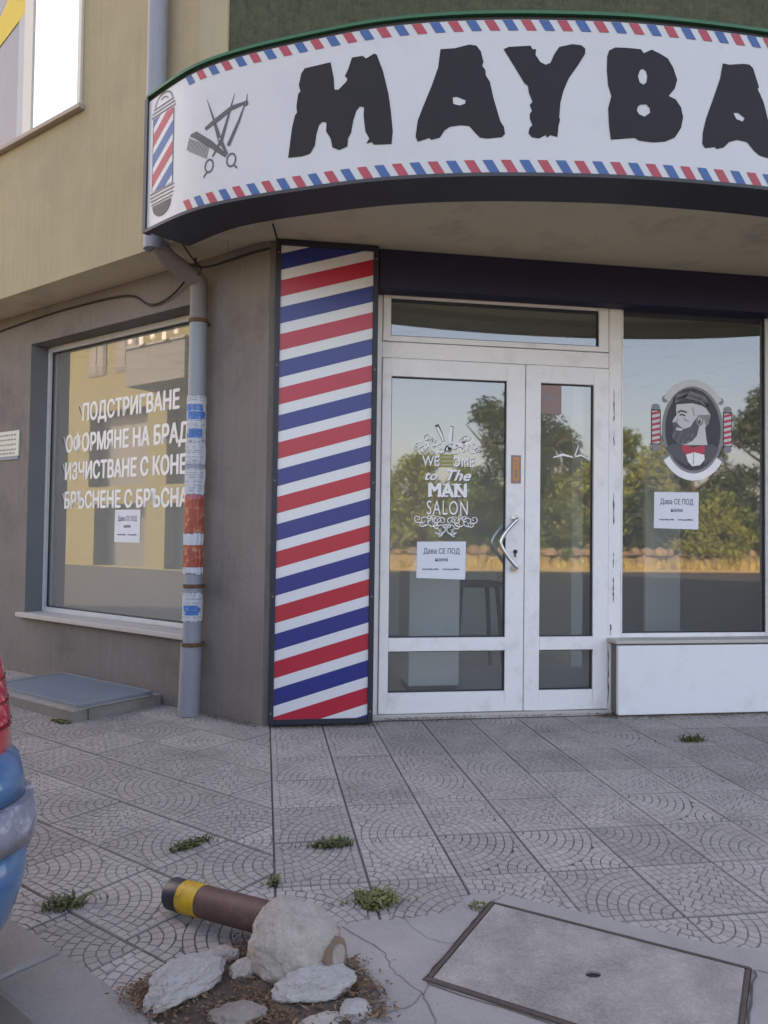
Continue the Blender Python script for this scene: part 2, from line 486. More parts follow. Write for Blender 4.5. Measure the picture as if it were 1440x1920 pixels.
def tile_mesh(seed):
    """One square paving tile, 1 x 1 unit: a slab whose top carries a moulded fan of small setts."""
    rnd = random.Random(seed)
    m = MB()
    m.box(-.492, .492, -.492, .492, -.05, -.0042, 1)
    RA = .93
    def cells(cx, cy, rmax, a_lo, a_hi, keep=None, push=None):
        ring = (RA - .02) / 9; k = 0
        r = .02
        while r < rmax:
            r2 = min(r + ring, rmax)
            n = max(1, round((r + r2) / 2 * (math.pi / 2) / .105)); off = (k % 2) * .5 * 0
            for i in range(n):
                a0 = a_lo + (a_hi - a_lo) * i / n; a1 = a_lo + (a_hi - a_lo) * (i + 1) / n
                g = .0056
                ra, rb = r + g, r2 - g
                if rb - ra < .008: continue
                da = min(g / max((r + r2) / 2, .03), (a1 - a0) * .3)
                P = []
                for t in (0, .5, 1): P.append((ra, a0 + da + (a1 - a0 - 2 * da) * t))
                for t in (1, .5, 0): P.append((rb, a0 + da + (a1 - a0 - 2 * da) * t))
                pts = [(cx + q * math.cos(a) + rnd.uniform(-.004, .004), cy + q * math.sin(a) + rnd.uniform(-.004, .004)) for q, a in P]
                if keep and not keep(sum(p[0] for p in pts) / 6, sum(p[1] for p in pts) / 6): continue
                if push: pts = [push(*p) for p in pts]
                pts = clip_poly(pts)
                if len(pts) < 3: continue
                c = (sum(p[0] for p in pts) / len(pts), sum(p[1] for p in pts) / len(pts))
                n_ = len(pts); h = rnd.uniform(-.0012, .0)
                top = [(c[0] + (p[0] - c[0]) * .95, c[1] + (p[1] - c[1]) * .95, h) for p in pts]
                bot = [(p[0], p[1], -.0045) for p in pts]
                m.add(top + bot, [list(range(n_))] + [(n_ + j, n_ + (j + 1) % n_, (j + 1) % n_, j) for j in range(n_)], 0)
            r = r2; k += 1
    RA = .93
    cells(-.5, -.5, RA, 0, math.pi / 2)
    dist = lambda x, y: math.hypot(x + .5, y + .5)
    def push(x, y):
        d = dist(x, y)
        return (x, y) if d > RA + .004 else (-.5 + (x + .5) * (RA + .004) / d, -.5 + (y + .5) * (RA + .004) / d)
    cells(.5, .5, 1.06, math.pi, 1.5 * math.pi, keep=lambda x, y: dist(x, y) > RA - .02, push=push)
    me = bpy.data.meshes.new('tile')
    me.from_pydata(m.v, [], m.f)
    me.materials.append(paver); me.materials.append(groove)
    me.polygons.foreach_set('material_index', m.m)
    me.update()
    return me

KERB = [(-9.75, 11.15), (-1.0, 2.40), (-.72, 2.12), (-.52, 1.90), (-.33, 1.66), (-.08, 1.42), (.3, 1.22), (1.0, 1.10), (4.2, 1.10), (5.2, 1.5), (12, 8.3)]
def offset_path(P, d):
    out = []
    for i, p in enumerate(P):
        a, b = P[max(i - 1, 0)], P[min(i + 1, len(P) - 1)]
        t = Vector((b[0] - a[0], b[1] - a[1])).normalized()
        out.append((p[0] - t.y * d, p[1] + t.x * d))
    return out
KIN = offset_path(KERB, .16)
KST = offset_path(KERB, .19)

road = MB().add([(-150, -150, -.13), (150, -150, -.13), (150, 150, -.13), (-150, 150, -.13)], [(0, 1, 2, 3)]).build('road', asphalt, kind='structure')
pav = MB().prism([*KIN, (12, 14), (-9.6, 14)], -.30, -.0075).build('pavement', jointm, kind='structure')

def kerb_stones():
    L = [0]
    for i in range(len(KERB) - 1):
        L.append(L[-1] + math.dist(KERB[i], KERB[i + 1]))
    def at(P, s):
        for i in range(len(L) - 1):
            if s <= L[i + 1]:
                t = (s - L[i]) / (L[i + 1] - L[i]); return (P[i][0] + (P[i + 1][0] - P[i][0]) * t, P[i][1] + (P[i + 1][1] - P[i][1]) * t)
        return P[-1]
    s = 8.2
    while s < 19.5:
        e = s + .78; ss = [s + .003 + (.774) * k / 4 for k in range(5)]
        poly = [at(KERB, q) for q in ss] + [at(KST, q) for q in ss[::-1]]
        dz = random.uniform(-.004, .002)
        MB().prism(poly, -.29, dz + .005).build('kerb_stone', kerbm, pav, bevel=.008)
        s = e
kerb_stones()

TM = [tile_mesh(k) for k in range(4)]
def inside_kerb(x, y):
    best = 9
    for i in range(len(KIN) - 1):
        a, b = Vector(KIN[i]), Vector(KIN[i + 1]); t = (b - a).normalized(); p = Vector((x, y))
        q = max(0, min((b - a).length, (p - a).dot(t)))
        d = p - (a + t * q); sgn = 1 if t.cross(p - a) > 0 else -1
        if d.length < abs(best): best = sgn * d.length
    return best
def kerb_planes(x, y, r):
    out = []
    for i in range(len(KIN) - 1):
        a, b = Vector(KIN[i]), Vector(KIN[i + 1]); t = (b - a).normalized(); p = Vector((x, y))
        q = (p - a).dot(t)
        if -r < q < (b - a).length + r and abs(t.cross(p - a)) < r:
            out.append(((a.x, a.y, 0), (t.y, -t.x, 0)))
    return out
APRON = [(.235, 2.195), (.33, 2.215), (.42, 2.205), (.56, 2.235), (.66, 2.34), (.76, 2.315), (.98, 2.16), (1.20, 1.99), (1.32, 1.93), (1.62, 1.93), (1.62, 1.30), (.45, 1.42), (.16, 1.62), (.24, 1.74), (.30, 1.86), (.27, 1.97), (.215, 2.05)]
def in_poly(x, y, P):
    c = False
    for i in range(len(P)):
        (x1, y1), (x2, y2) = P[i], P[i - 1]
        if (y1 > y) != (y2 > y) and x < (x2 - x1) * (y - y1) / (y2 - y1) + x1: c = not c
    return c
def put_tile(cx, cy, rot, sx, sy, planes, k, dz):
    me = TM[k % 4]
    qt = (k // 4) % 4
    if sx != sy and qt % 2: pass
    tilt = (random.gauss(0, .004), random.gauss(0, .004))
    M = Matrix.Translation((cx, cy, dz)) @ Matrix.Rotation(rot, 4, 'Z') @ Matrix.Diagonal((sx, sy, 1, 1)) @ Matrix.Rotation(qt * math.pi / 2, 4, 'Z')
    if planes:
        me = clip(me, M, planes)
        if me is None: return
    o = bpy.data.objects.new('tile', me)
    COL.objects.link(o)
    o.parent = pav
    o.matrix_parent_inverse = Matrix.Identity(4)
    o.matrix_local = Matrix.Translation(-WLOC[pav.name]) @ M
SEAM = .055
tile_rng = random.Random(3)
for i in range(14):
    for j in range(11):
        cx = SEAM + .30 * (i + .5); cy = 4.54 - .345 * (j + .5)
        if inside_kerb(cx, cy) < -.12: continue
        pl = kerb_planes(cx, cy, .3)
        # alternate the quarter turns so that fans meet in full circles at the joints, with mistakes
        k = [[0, 3], [1, 2]][i % 2][j % 2] if tile_rng.random() > .5 else tile_rng.randrange(4)
        put_tile(cx, cy, 0, .299, .344, pl, k * 4 + tile_rng.randrange(4), tile_rng.uniform(-.0035, .0))
for i in range(-3, 16):
    for j in range(-1, 8):
        u = -1.10 + .322 * (i + .5) + .03 * (j % 3); v = -.05 + .322 * (j + .5)
        x, y, _ = Lp(u, v, 0)
        if x > SEAM + .22 or inside_kerb(x, y) < -.2: continue
        if v < .1 and False: continue
        pl = kerb_planes(x, y, .3)
        if x > SEAM - .25: pl.append(((SEAM - .004, 0, 0), (1, 0, 0)))
        k = [[0, 3], [1, 2]][i % 2][j % 2] if tile_rng.random() > .5 else tile_rng.randrange(4)
        put_tile(x, y, R(135), .3205, .3205, pl, k * 4 + tile_rng.randrange(4), tile_rng.uniform(-.0035, .0))

# concrete apron round the manhole, a cracked sheet lying over the tiles
ap = MB().prism(APRON, -.05, .006).build('concrete_apron', concrete, bevel=.003, kind='structure')
SOIL = [(-.13, 2.04), (-.07, 2.10), (.0, 2.16), (.10, 2.15), (.19, 2.07), (.255, 1.97), (.262, 1.88), (.23, 1.76), (.14, 1.64), (-.04, 1.62), (-.15, 1.74), (-.24, 1.86), (-.20, 1.95)]
def soil_patch():
    """Loose earth in the hole where the bollard was torn out: a lumpy low mound."""
    m = MB(); cx = sum(p[0] for p in SOIL) / len(SOIL); cy = sum(p[1] for p in SOIL) / len(SOIL)
    n = 60; rings = 12; vs = []
    def edge(a):
        d = Vector((math.cos(a), math.sin(a))); best = .1
        for i in range(len(SOIL)):
            p, q = Vector(SOIL[i]) - Vector((cx, cy)), Vector(SOIL[(i + 1) % len(SOIL)]) - Vector((cx, cy)); e = q - p
            den = d.cross(e)
            if abs(den) < 1e-9: continue
            t = p.cross(e) / den; k = p.cross(d) / den
            if t > 0 and 0 <= k <= 1: best = t
        return best
    ed = [edge(2 * math.pi * i / n) * random.uniform(.94, 1.06) for i in range(n)]
    for j in range(rings + 1):
        for i in range(n):
            a = 2 * math.pi * i / n; r = ed[i] * j / rings
            x, y = cx + r * math.cos(a), cy + r * math.sin(a)
            z = .004 + .012 * (1 - (j / rings) ** 2) + .007 * noise.noise((x * 30, y * 30, 0)) * (1 if j < rings else 0)
            if j == rings: z = -.004
            vs.append((x, y, z))
    fs = [(j * n + i, (j + 1) * n + i, (j + 1) * n + (i + 1) % n, j * n + (i + 1) % n) for j in range(rings) for i in range(n)]
    return m.add(vs, fs, 0, True).build('soil', soilm, kind='structure')
soil_patch()

# ------------------------------------------------------------------ the corner building
bld = thing('corner_building', (2.1, 6.0, 0), 'grey and yellow plastered corner building that houses the barber shop', 'building')
T = .26
# lower walls
wl = MB()
Lbox(wl, 0, .70, -T, 0, -.1, 2.84)
Lbox(wl, .70, 2.61, -T, 0, -.1, .445)
Lbox(wl, .70, 2.61, -T, 0, 2.575, 2.84)
Lbox(wl, 2.61, 11, -T, 0, -.1, 2.84)
wl.build('side_wall', plaster, bld, label='dark grey streaked plaster wall along the side street')
wr = MB()   # mirrored wall on the far side of the chamfered corner
def Rp(u, off, z):
    x, y, z = Lp(u, off, z); return (4.2 - x, y, z)
wr.box(0, 11, -T, 0, -.1, 2.84, 0, fn=Rp)
wr.build('far_side_wall', plaster, bld)
pl = MB()
pl.prism([(.012, 4.502), (.655, 4.502), (.655, 4.76), (.20, 4.76)], -.1, 2.838)
pl.build('corner_pillar', plaster, bld)
box('end_pillar', 3.36, 4.19, 4.503, 4.76, -.1, 2.838, plaster, bld)
box('lintel', .655, 3.36, 4.50, 4.76, 2.592, 2.836, navy, bld, bevel=.004, label='navy painted fascia above the shop door')
# plinth under the right-hand shop window
box('plinth', 2.205, 3.36, 4.515, 4.74, -.1, .452, plaster, bld)
box('plinth_panel', 2.19, 3.34, 4.485, 4.513, .012, .442, whitepanel, bld, bevel=.003, label='white metal panel under the shop window')
box('plinth_sill', 2.17, 3.36, 4.478, 4.70, .453, .475, sillm, bld, bevel=.003)
# upper storeys
up = MB()
P0, P1 = Lp(.057, .30, 0)[:2], Lp(14, .30, 0)[:2]
up.prism([P0, P1, (P0[0], P1[1])], 2.842, 12.2, 0, mbot=1)
up.build('upper_wall', [yellow, soffit_m], bld, label='pale yellow plaster wall of the upper storey')
Q0, Q1 = (4.2 - P0[0], P0[1]), (4.2 - P1[0], P1[1])
MB().prism([Q0, Q1, (Q0[0], Q1[1])], 2.842, 12.2, 0, mbot=1).build('upper_wall', [yellow, soffit_m], bld)
MB().prism([(P0[0] + .002, P0[1] + .004), (Q0[0] - .002, P0[1] + .004), (Q0[0] - .002, P1[1]), (P0[0] + .002, P1[1])], 2.844, 12.2, 0, mbot=1).build('corner_upper_wall', [greenwall, soffit_m], bld, label='dark green scratched plaster above the curved sign')
lbox('corner_board', .062, .30, .302, .312, 2.85, 12.1, mat('corner_board', (.36, .325, .215), .9, .08, 2, 100, .3, streak=(50, 1.2, .2)), bld)

# sign outline in plan
SP = [(-.68, 4.37), (-.43, 4.07), (-.20, 3.885), (.14, 3.69), (.53, 3.505), (.96, 3.38), (1.446, 3.30), (1.85, 3.268)]
SP = SP + [(4.2 - x, y) for x, y in SP[::-1]]
def catmull(P, n=12):
    out = []
    for i in range(len(P) - 1):
        p0, p1, p2, p3 = (Vector(P[max(i - 1, 0)]), Vector(P[i]), Vector(P[i + 1]), Vector(P[min(i + 2, len(P) - 1)]))
        for k in range(n):
            t = k / n
            out.append(.5 * ((2 * p1) + (p2 - p0) * t + (2 * p0 - 5 * p1 + 4 * p2 - p3) * t * t + (3 * p1 - p0 - 3 * p2 + p3) * t ** 3))
    out.append(Vector(P[-1]))
    return out
SC_ = catmull(SP)
SL = [0.]
for i in range(len(SC_) - 1): SL.append(SL[-1] + (SC_[i + 1] - SC_[i]).length)
def nrm(i):
    t = (SC_[min(i + 1, len(SC_) - 1)] - SC_[max(i - 1, 0)]).normalized()
    return Vector((t.y, -t.x))      # towards the street
def sign_pt(s, z, h):
    for i in range(len(SL) - 1):
        if s <= SL[i + 1] or i == len(SL) - 2:
            t = (s - SL[i]) / (SL[i + 1] - SL[i])
            p = SC_[i].lerp(SC_[i + 1], t); nn = nrm(i).lerp(nrm(i + 1), t).normalized()
            return (p.x + nn.x * h, p.y + nn.y * h, z)
def sign_off(h): return [(SC_[i] + nrm(i) * h) for i in range(len(SC_))]

# canopy slab behind the sign
inner = [(p.x, p.y) for p in sign_off(-.285)]
MB().prism([*inner, (4.2 - .35, 4.52), (.35, 4.52)][:len(inner)] + [(4.1, 4.52), (.1, 4.52)], 2.834, 3.3, 0).build('canopy', soffit_m, bld, label='beige underside of the curved canopy')

# ------------------------------------------------------------------ the curved sign
sign = thing('shop_sign', (1.0, 3.6, 2.78), 'long curved white barber sign with striped borders and ragged black letters', 'sign')
ZB, ZT = 2.78, 3.515
def ribbon(name, h0, h1, z0, z1, m, parent, ends=True, label=None):
    a, b = sign_off(h0), sign_off(h1)
    mb = MB(); n = len(a)
    vs = [(p.x, p.y, z0) for p in a] + [(p.x, p.y, z0) for p in b] + [(p.x, p.y, z1) for p in a] + [(p.x, p.y, z1) for p in b]
    fs = []
    for i in range(n - 1):
        fs += [(i, n + i, n + i + 1, i + 1)[::-1], (2 * n + i, 2 * n + i + 1, 3 * n + i + 1, 3 * n + i)[::-1],
               (n + i, 3 * n + i, 3 * n + i + 1, n + i + 1)[::-1], (i, i + 1, 2 * n + i + 1, 2 * n + i)[::-1]]
    mb.add(vs, fs, 0, False)
    mb.add(vs, [(0, n, 3 * n, 2 * n), (n - 1, 2 * n - 1, 4 * n - 1, 3 * n - 1)[::-1]], 0)
    o = mb.build(name, m, parent, label=label)
    bm = bmesh.new(); bm.from_mesh(o.data); bmesh.ops.remove_doubles(bm, verts=bm.verts, dist=1e-5); bmesh.ops.recalc_face_normals(bm, faces=bm.faces); bm.to_mesh(o.data); bm.free()
    return o
ribbon('sign_case', -.28, -.006, ZB + .004, ZT + .02, sign_case, sign)
ribbon('sign_face', -.005, 0, ZB + .012, ZT, sign_white, sign)
ribbon('lower_trim', -.02, .012, ZB - .006, ZB + .011, sign_case, sign)
ribbon('top_trim', -.30, .014, ZT + .021, ZT + .036, sign_green, sign, label='green trim along the top of the sign')
# end frame
e0 = MB(); p = sign_pt(0, 0, 0); t0 = (SC_[1] - SC_[0]).normalized(); n0 = nrm(0)
def endp(a, b, c): return (SC_[0].x + t0.x * a + n0.x * b, SC_[0].y + t0.y * a + n0.y * b, c)
e0.box(-.018, .012, -.03, .012, ZB - .004, ZT + .02, 0, fn=endp).build('end_frame', sign_case, sign)

LET = dict(
M=[[(1018, 2951), (1036, 3097), (1051, 3156), (1062, 3168), (1058, 3199), (1066, 3259), (1078, 3271), (1069, 3303), (1081, 3358), (1099, 3381), (1235, 3386), (1253, 3304), (1257, 3248), (1278, 3245), (1318, 3278), (1323, 3290), (1309, 3305), (1326, 3337), (1344, 3390), (1397, 3390), (1415, 3375), (1454, 3393), (1467, 3385), (1498, 3304), (1526, 3190), (1539, 3103), (1549, 3009), (1544, 2949), (1460, 2954), (1447, 2968), (1421, 2963), (1436, 2986), (1416, 3023), (1406, 3101), (1408, 3140), (1387, 3147), (1370, 3128), (1355, 3082), (1345, 3024), (1330, 3000), (1328, 2962), (1287, 2950), (1251, 2968), (1241, 3013), (1217, 3051), (1219, 3094), (1198, 3101), (1180, 3087), (1166, 3041), (1160, 2990), (1135, 2954), (1093, 2947)]],
A=[[(1769, 3384), (1837, 3385), (1903, 3400), (1936, 3393), (1956, 3366), (1969, 3315), (1963, 3298), (1978, 3277), (1980, 3252), (1999, 3222), (2016, 3146), (2041, 3062), (2050, 3033), (2066, 3008), (2071, 2975), (2056, 2960), (1989, 2954), (1956, 2959), (1931, 2985), (1906, 3015), (1865, 3020), (1816, 3014), (1792, 2998), (1771, 2965), (1730, 2956), (1722, 2966), (1668, 2951), (1657, 2976), (1666, 3051), (1691, 3117), (1731, 3216), (1759, 3298)], [(1827, 3153), (1848, 3155), (1889, 3137), (1885, 3120), (1860, 3113), (1831, 3122)]],
Y=[[(2061, 3374), (2084, 3385), (2186, 3391), (2195, 3374), (2211, 3375), (2209, 3348), (2232, 3314), (2257, 3302), (2278, 3311), (2294, 3349), (2318, 3387), (2380, 3402), (2422, 3398), (2441, 3382), (2439, 3357), (2406, 3302), (2365, 3242), (2340, 3182), (2326, 3124), (2321, 3056), (2325, 3044), (2318, 3015), (2313, 2963), (2280, 2972), (2264, 2959), (2260, 2972), (2227, 2955), (2194, 2961), (2179, 2979), (2184, 3004), (2197, 3017), (2185, 3046), (2185, 3071), (2194, 3084), (2184, 3113), (2197, 3126), (2180, 3167), (2175, 3201), (2159, 3213), (2101, 3309)]],
B=[[(2552, 3378), (2581, 3394), (2632, 3395), (2704, 3393), (2717, 3375), (2756, 3395), (2795, 3380), (2835, 3360), (2861, 3320), (2882, 3262), (2870, 3219), (2840, 3182), (2875, 3168), (2901, 3133), (2912, 3087), (2902, 3036), (2871, 2987), (2823, 2964), (2762, 2956), (2698, 2960), (2676, 2972), (2562, 2958), (2553, 3030), (2549, 3105), (2564, 3164), (2548, 3214), (2542, 3281), (2543, 3348)], [(2700, 3294), (2713, 3301), (2728, 3292), (2735, 3267), (2731, 3237), (2716, 3226), (2699, 3235), (2690, 3264)], [(2688, 3117), (2701, 3130), (2731, 3134), (2748, 3116), (2749, 3095), (2723, 3075), (2697, 3084), (2686, 3100)]],
A2=[[(3112, 3364), (3144, 3361), (3219, 3374), (3251, 3374), (3270, 3359), (3289, 3305), (3301, 3272), (3294, 3258), (3305, 3242), (3327, 3198), (3346, 3131), (3360, 3076), (3384, 3032), (3408, 2983), (3410, 2949), (3389, 2933), (3350, 2933), (3303, 2941), (3275, 2960), (3237, 2999), (3186, 3004), (3145, 2990), (3117, 2961), (3081, 2950), (3072, 2959), (3022, 2949), (3008, 2969), (3010, 3020), (3026, 3089), (3071, 3212), (3099, 3292)], [(3166, 3132), (3191, 3135), (3226, 3113), (3214, 3095), (3182, 3104)]])
for ch, loops in LET.items():
    Sheet().poly([[(a / 1000, b / 1000) for a, b in l] for l in loops], 0).build('letter', sign_black, lambda x, y, h: sign_pt(x, y, .0022), sign, sub=.05)
# striped borders: slanted red and blue bars along both edges
for nm, z0, z1, s0, ph in (('lower_stripes', ZB + .013, ZB + .074, .40, 0), ('upper_stripes', ZT - .052, ZT - .002, .395, 1)):
    sh = Sheet(); s = s0; k = ph
    while s < 6.1:
        sl_ = (z1 - z0) * .62
        sh.items.append(([(s, z0), (s + .046, z0), (s + .046 - sl_, z1), (s - sl_, z1)], [(0, 1, 2, 3)], k % 2, 0))
        s += .0845; k += 1
    sh.build(nm, [sign_red, sign_blue], lambda x, y, h: sign_pt(x, y, .002), sign)
# barber pole emblem at the left end of the face
sh = Sheet()
px0, px1, pz0, pz1 = .062, .262, 2.985, 3.395
sh.poly([(px0, pz0), (px1, pz0), (px1, pz1), (px0, pz1)], 0, 0)
k = 0
z = pz0 - .20
while z < pz1:
    a = [(px0, z), (px1, z + .135), (px1, z + .207), (px0, z + .072)]
    cl = []
    for i in range(4):      # clip to the pole
        cl.append((a[i][0], a[i][1]))
    def clipz(P, lim, sg):
        out = []
        for i in range(len(P)):
            q, r_ = P[i], P[(i + 1) % len(P)]; dq, dr = (q[1] - lim) * sg, (r_[1] - lim) * sg
            if dq >= 0: out.append(q)
            if dq * dr < 0: t = dq / (dq - dr); out.append((q[0] + (r_[0] - q[0]) * t, lim))
        return out
    cl = clipz(clipz(cl, pz0, 1), pz1, -1)
    if len(cl) > 2: sh.items.append((cl, [list(range(len(cl)))], 1 + k % 2, 1))
    z += .112; k += 1
for x in (px0, px1): sh.stroke([(x, pz0), (x, pz1)], .005, 3, 2)
for zz, wd in ((3.405, .235), (3.425, .225), (3.445, .20)): sh.stroke([(.162 - wd / 2, zz), (.162 + wd / 2, zz)], .006, 3, 2)
sh.ring(.162, 3.452, .088, .06, .080, .053, 0, math.pi, 3, 2)
sh.ring(.162, 3.452, .05, .035, .044, .029, .3, math.pi * .7, 3, 2)
for zz, wd in ((2.975, .235), (2.955, .24), (2.935, .225), (2.915, .21)): sh.stroke([(.162 - wd / 2, zz), (.162 + wd / 2, zz)], .006, 3, 2)
sh.ring(.162, 2.903, .092, .072, 0.001, .001, math.pi, 2 * math.pi, 4, 2)
sh.build('pole_emblem', [sign_white, sign_red, sign_blue, sign_grey, v_dk], lambda x, y, h: sign_pt(x, y, .002 + h), sign, sub=.05)
# scissors, comb and razor emblem
sh = Sheet()
sh.stroke([(.53, 3.345), (.575, 3.235), (.618, 3.117), (.668, 3.03)], [.002, .012, .026, .012], 0, 1)
sh.stroke([(.708, 3.335), (.672, 3.23), (.630, 3.11), (.575, 3.035)], [.002, .013, .022, .010], 0, 1)
for cx, cz in ((.693, 2.995), (.553, 2.993)): sh.ring(cx, cz, .031, .037, .022, .028, 0, 2 * math.pi, 0, 1)
sh.stroke([(.712, 2.965), (.729, 2.947)], .009, 0, 1); sh.stroke([(.537, 2.962), (.516, 2.940)], .009, 0, 1)
sh.stroke([(.522, 3.192), (.60, 3.222), (.69, 3.262), (.772, 3.272)], [.018, .026, .024, .014], 0, 2)
sh.ring(.775, 3.268, .014, .014, .007, .007, 0, 2 * math.pi, 0, 2)
sh.stroke([(.768, 3.262), (.735, 3.185), (.673, 3.072)], [.006, .016, .022], 0, 1)
sh.stroke([(.778, 3.262), (.782, 3.315)], [.008, .003], 0, 1)
sh.stroke([(.412, 3.188), (.45, 3.182), (.56, 3.105), (.662, 3.022)], [.012, .036, .034, .020], 0, 0)
for q in range(17):
    t = q / 16; x = .405 + .145 * t; zz = 3.178 - .082 * t
    sh.stroke([(x, zz), (x - .018, zz - .062)], .0042, 0, 0)
sh.ellipse(.618, 3.117, .005, .006, 1, 4, 12)
sh.build('tools_emblem', [sign_grey, sign_white], lambda x, y, h: sign_pt(x, y, .002 + h), sign, sub=.06)

# ------------------------------------------------------------------ striped panel on the pillar
pan = thing('striped_panel', (.345, 4.48, .02), 'tall panel of slanting red, white and navy barber stripes beside the door', 'panel')
X0, X1, Z0, Z1 = .042, .648, .012, 2.828
mb = MB()
for a in ((X0, X0 + .03, Z0, Z1), (X1 - .03, X1, Z0, Z1), (X0 + .03, X1 - .03, Z0, Z0 + .03), (X0 + .03, X1 - .03, Z1 - .03, Z1)):
    mb.box(a[0], a[1], 4.448, 4.4985, a[2], a[3])
mb.build('panel_frame', p_frame, pan, bevel=.003)
box('panel_board', X0 + .0305, X1 - .0305, 4.462, 4.4975, Z0 + .0305, Z1 - .0305, p_white, pan)
sh = Sheet(); ax, bx = X0 + .031, X1 - .031; slope = .297
# stripe rhythm: red .097, white .06, navy .097, white .06
z = -.60; k = 0
def clip2(P, lo, hi):
    return clipz(clipz(P, lo, 1), hi, -1)
zstart = 2.494 - 12 * .3165
for k in range(40):
    zz = zstart + k * .15825
    P = clip2([(ax, zz), (bx, zz + slope * (bx - ax)), (bx, zz + .096 + slope * (bx - ax)), (ax, zz + .096)], Z0 + .031, Z1 - .031)
    if len(P) > 2: sh.items.append((P, [list(range(len(P)))], k % 2, 0))
sh.build('stripe_print', [p_red, p_blue], lambda x, y, h: (x, 4.4612, y), pan)

for zz in (.08, .75, 1.42, 2.09, 2.75):
    for xx in (X0 + .015, X1 - .015):
        MB().tube([(xx, 4.4478, zz), (xx, 4.4455, zz)], .006, 10).build('screw', zinc_up, pan)

# ------------------------------------------------------------------ shopfront: door set
YD = 4.62      # front of the frames
def frame_ring(mb, x0, x1, z0, z1, w_, y0, y1, mi=0):
    wl_, wr_, wb_, wt_ = w_ if isinstance(w_, tuple) else (w_,) * 4
    mb.box(x0, x0 + wl_, y0, y1, z0, z1, mi).box(x1 - wr_, x1, y0, y1, z0, z1, mi)
    mb.box(x0 + wl_, x1 - wr_, y0, y1, z0, z0 + wb_, mi).box(x0 + wl_, x1 - wr_, y0, y1, z1 - wt_, z1, mi)
    return mb
fr = MB()
fr.box(.656, .700, YD, YD + .08, .0, 2.66)           # left jamb
fr.box(2.182, 2.268, YD - .004, YD + .08, .0, 2.66)  # post between door and window
fr.box(.700, 2.182, YD, YD + .08, 2.205, 2.305)      # transom bar
fr.box(.700, 2.182, YD, YD + .08, 2.609, 2.66)      # head
fr.box(2.268, 3.36, YD, YD + .08, 2.64, 2.66)
df = fr.build('door_frame', whitef, bld, bevel=.003)
box('threshold', .66, 2.20, YD - .035, YD + .10, -.05, .022, sillm, bld, bevel=.004)
def glazed(parent, name, x0, x1, z0, z1, y, par=True):
    s = MB()
    frame_ring(s, x0 - .003, x1 + .003, z0 - .003, z1 + .003, .009, y - .012, y + .012)
    s.build('seal', seal, parent)
    return box('pane', x0, x1, y - .003, y + .003, z0, z1, pane, parent)
# transom light
tl = MB(); frame_ring(tl, .704, 2.178, 2.309, 2.605, (.048, .066, .034, .030), YD - .006, YD + .05)
trl = tl.build('transom_light', whitef, bld, bevel=.003)
glazed(trl, 'pane',   .752, 2.112, 2.343, 2.575, YD + .022)
# left, wide leaf
YL = YD - .012
def leaf(name, x0, x1, gx0, gx1, label):
    m = MB()
    m.box(x0, gx0, YL, YL + .055, .026, 2.20).box(gx1, x1, YL, YL + .055, .026, 2.20)
    m.box(gx0, gx1, YL, YL + .055, .026, .150).box(gx0, gx1, YL - .003, YL + .055, .402, .484).box(gx0, gx1, YL, YL + .055, 2.090, 2.20)
    o = m.build(name, whitef, bld, bevel=.003, label=label)
    glazed(o, 'pane', gx0, gx1, .484, 2.090, YL + .03)
    glazed(o, 'pane', gx0, gx1, .150, .402, YL + .03)
    return o
YG = YL + .027      # outer face of the door glass
d1 = leaf('door', .703, 1.617, .760, 1.498, 'wide white glazed door leaf with bow handle and welcome lettering')
d2 = leaf('door', 1.622, 2.179, 1.720, 2.078, 'narrow white glazed door leaf')
# bow handle
hb = [(1.552, YL - .002, 1.228), (1.552, YL - .05, 1.222), (1.535, YL - .062, 1.205), (1.49, YL - .062, 1.155), (1.455, YL - .062, 1.105), (1.445, YL - .062, 1.072), (1.455, YL - .062, 1.04), (1.49, YL - .062, .99), (1.535, YL - .062, .935), (1.552, YL - .05, .918), (1.552, YL - .002, .912)]
def smooth_path(P, n=5):
    out = []
    for i in range(len(P) - 1):
        p0, p1, p2, p3 = (Vector(P[max(i - 1, 0)]), Vector(P[i]), Vector(P[i + 1]), Vector(P[min(i + 2, len(P) - 1)]))
        for k in range(n):
            t = k / n
            out.append(.5 * ((2 * p1) + (p2 - p0) * t + (2 * p0 - 5 * p1 + 4 * p2 - p3) * t * t + (3 * p1 - p0 - 3 * p2 + p3) * t ** 3))
    return out + [Vector(P[-1])]
hm = MB().tube(smooth_path(hb), .0125, 12)
for z in (1.228, .912): hm.tube([(1.552, YL - .001, z), (1.552, YL - .012, z)], .024, 16)
hm.build('handle', steel, d1)
# the matching inside handle, seen through the glass
hb2 = [(x, YL + .055 + (YL - y), z) for x, y, z in hb]
MB().tube(smooth_path(hb2), .0125, 12).build('handle', steel, d1)
lk = MB().tube([(1.558, YL - .001, 1.018), (1.558, YL - .010, 1.018)], .013, 14)
lk.box(1.5535, 1.5625, YL - .008, YL - .001, .985, 1.012).build('lock', seal, d1)
Sheet().poly([(1.527, 1.446), (1.592, 1.446), (1.592, 1.624), (1.527, 1.624)], 0).poly([(1.540, 1.462), (1.579, 1.462), (1.579, 1.610), (1.540, 1.610)], 1, 1) \
    .stroke([(1.549, 1.59), (1.570, 1.585)], .010, 0, 2).stroke([(1.549, 1.565), (1.572, 1.56)], .006, 0, 2).stroke([(1.560, 1.535), (1.560, 1.475)], .018, 0, 2) \
    .build('push_plate', [brownp, orangep], lambda x, y, h: (x, YL - .002 - h, y), d1, label='small orange and brown sticker on the door stile')
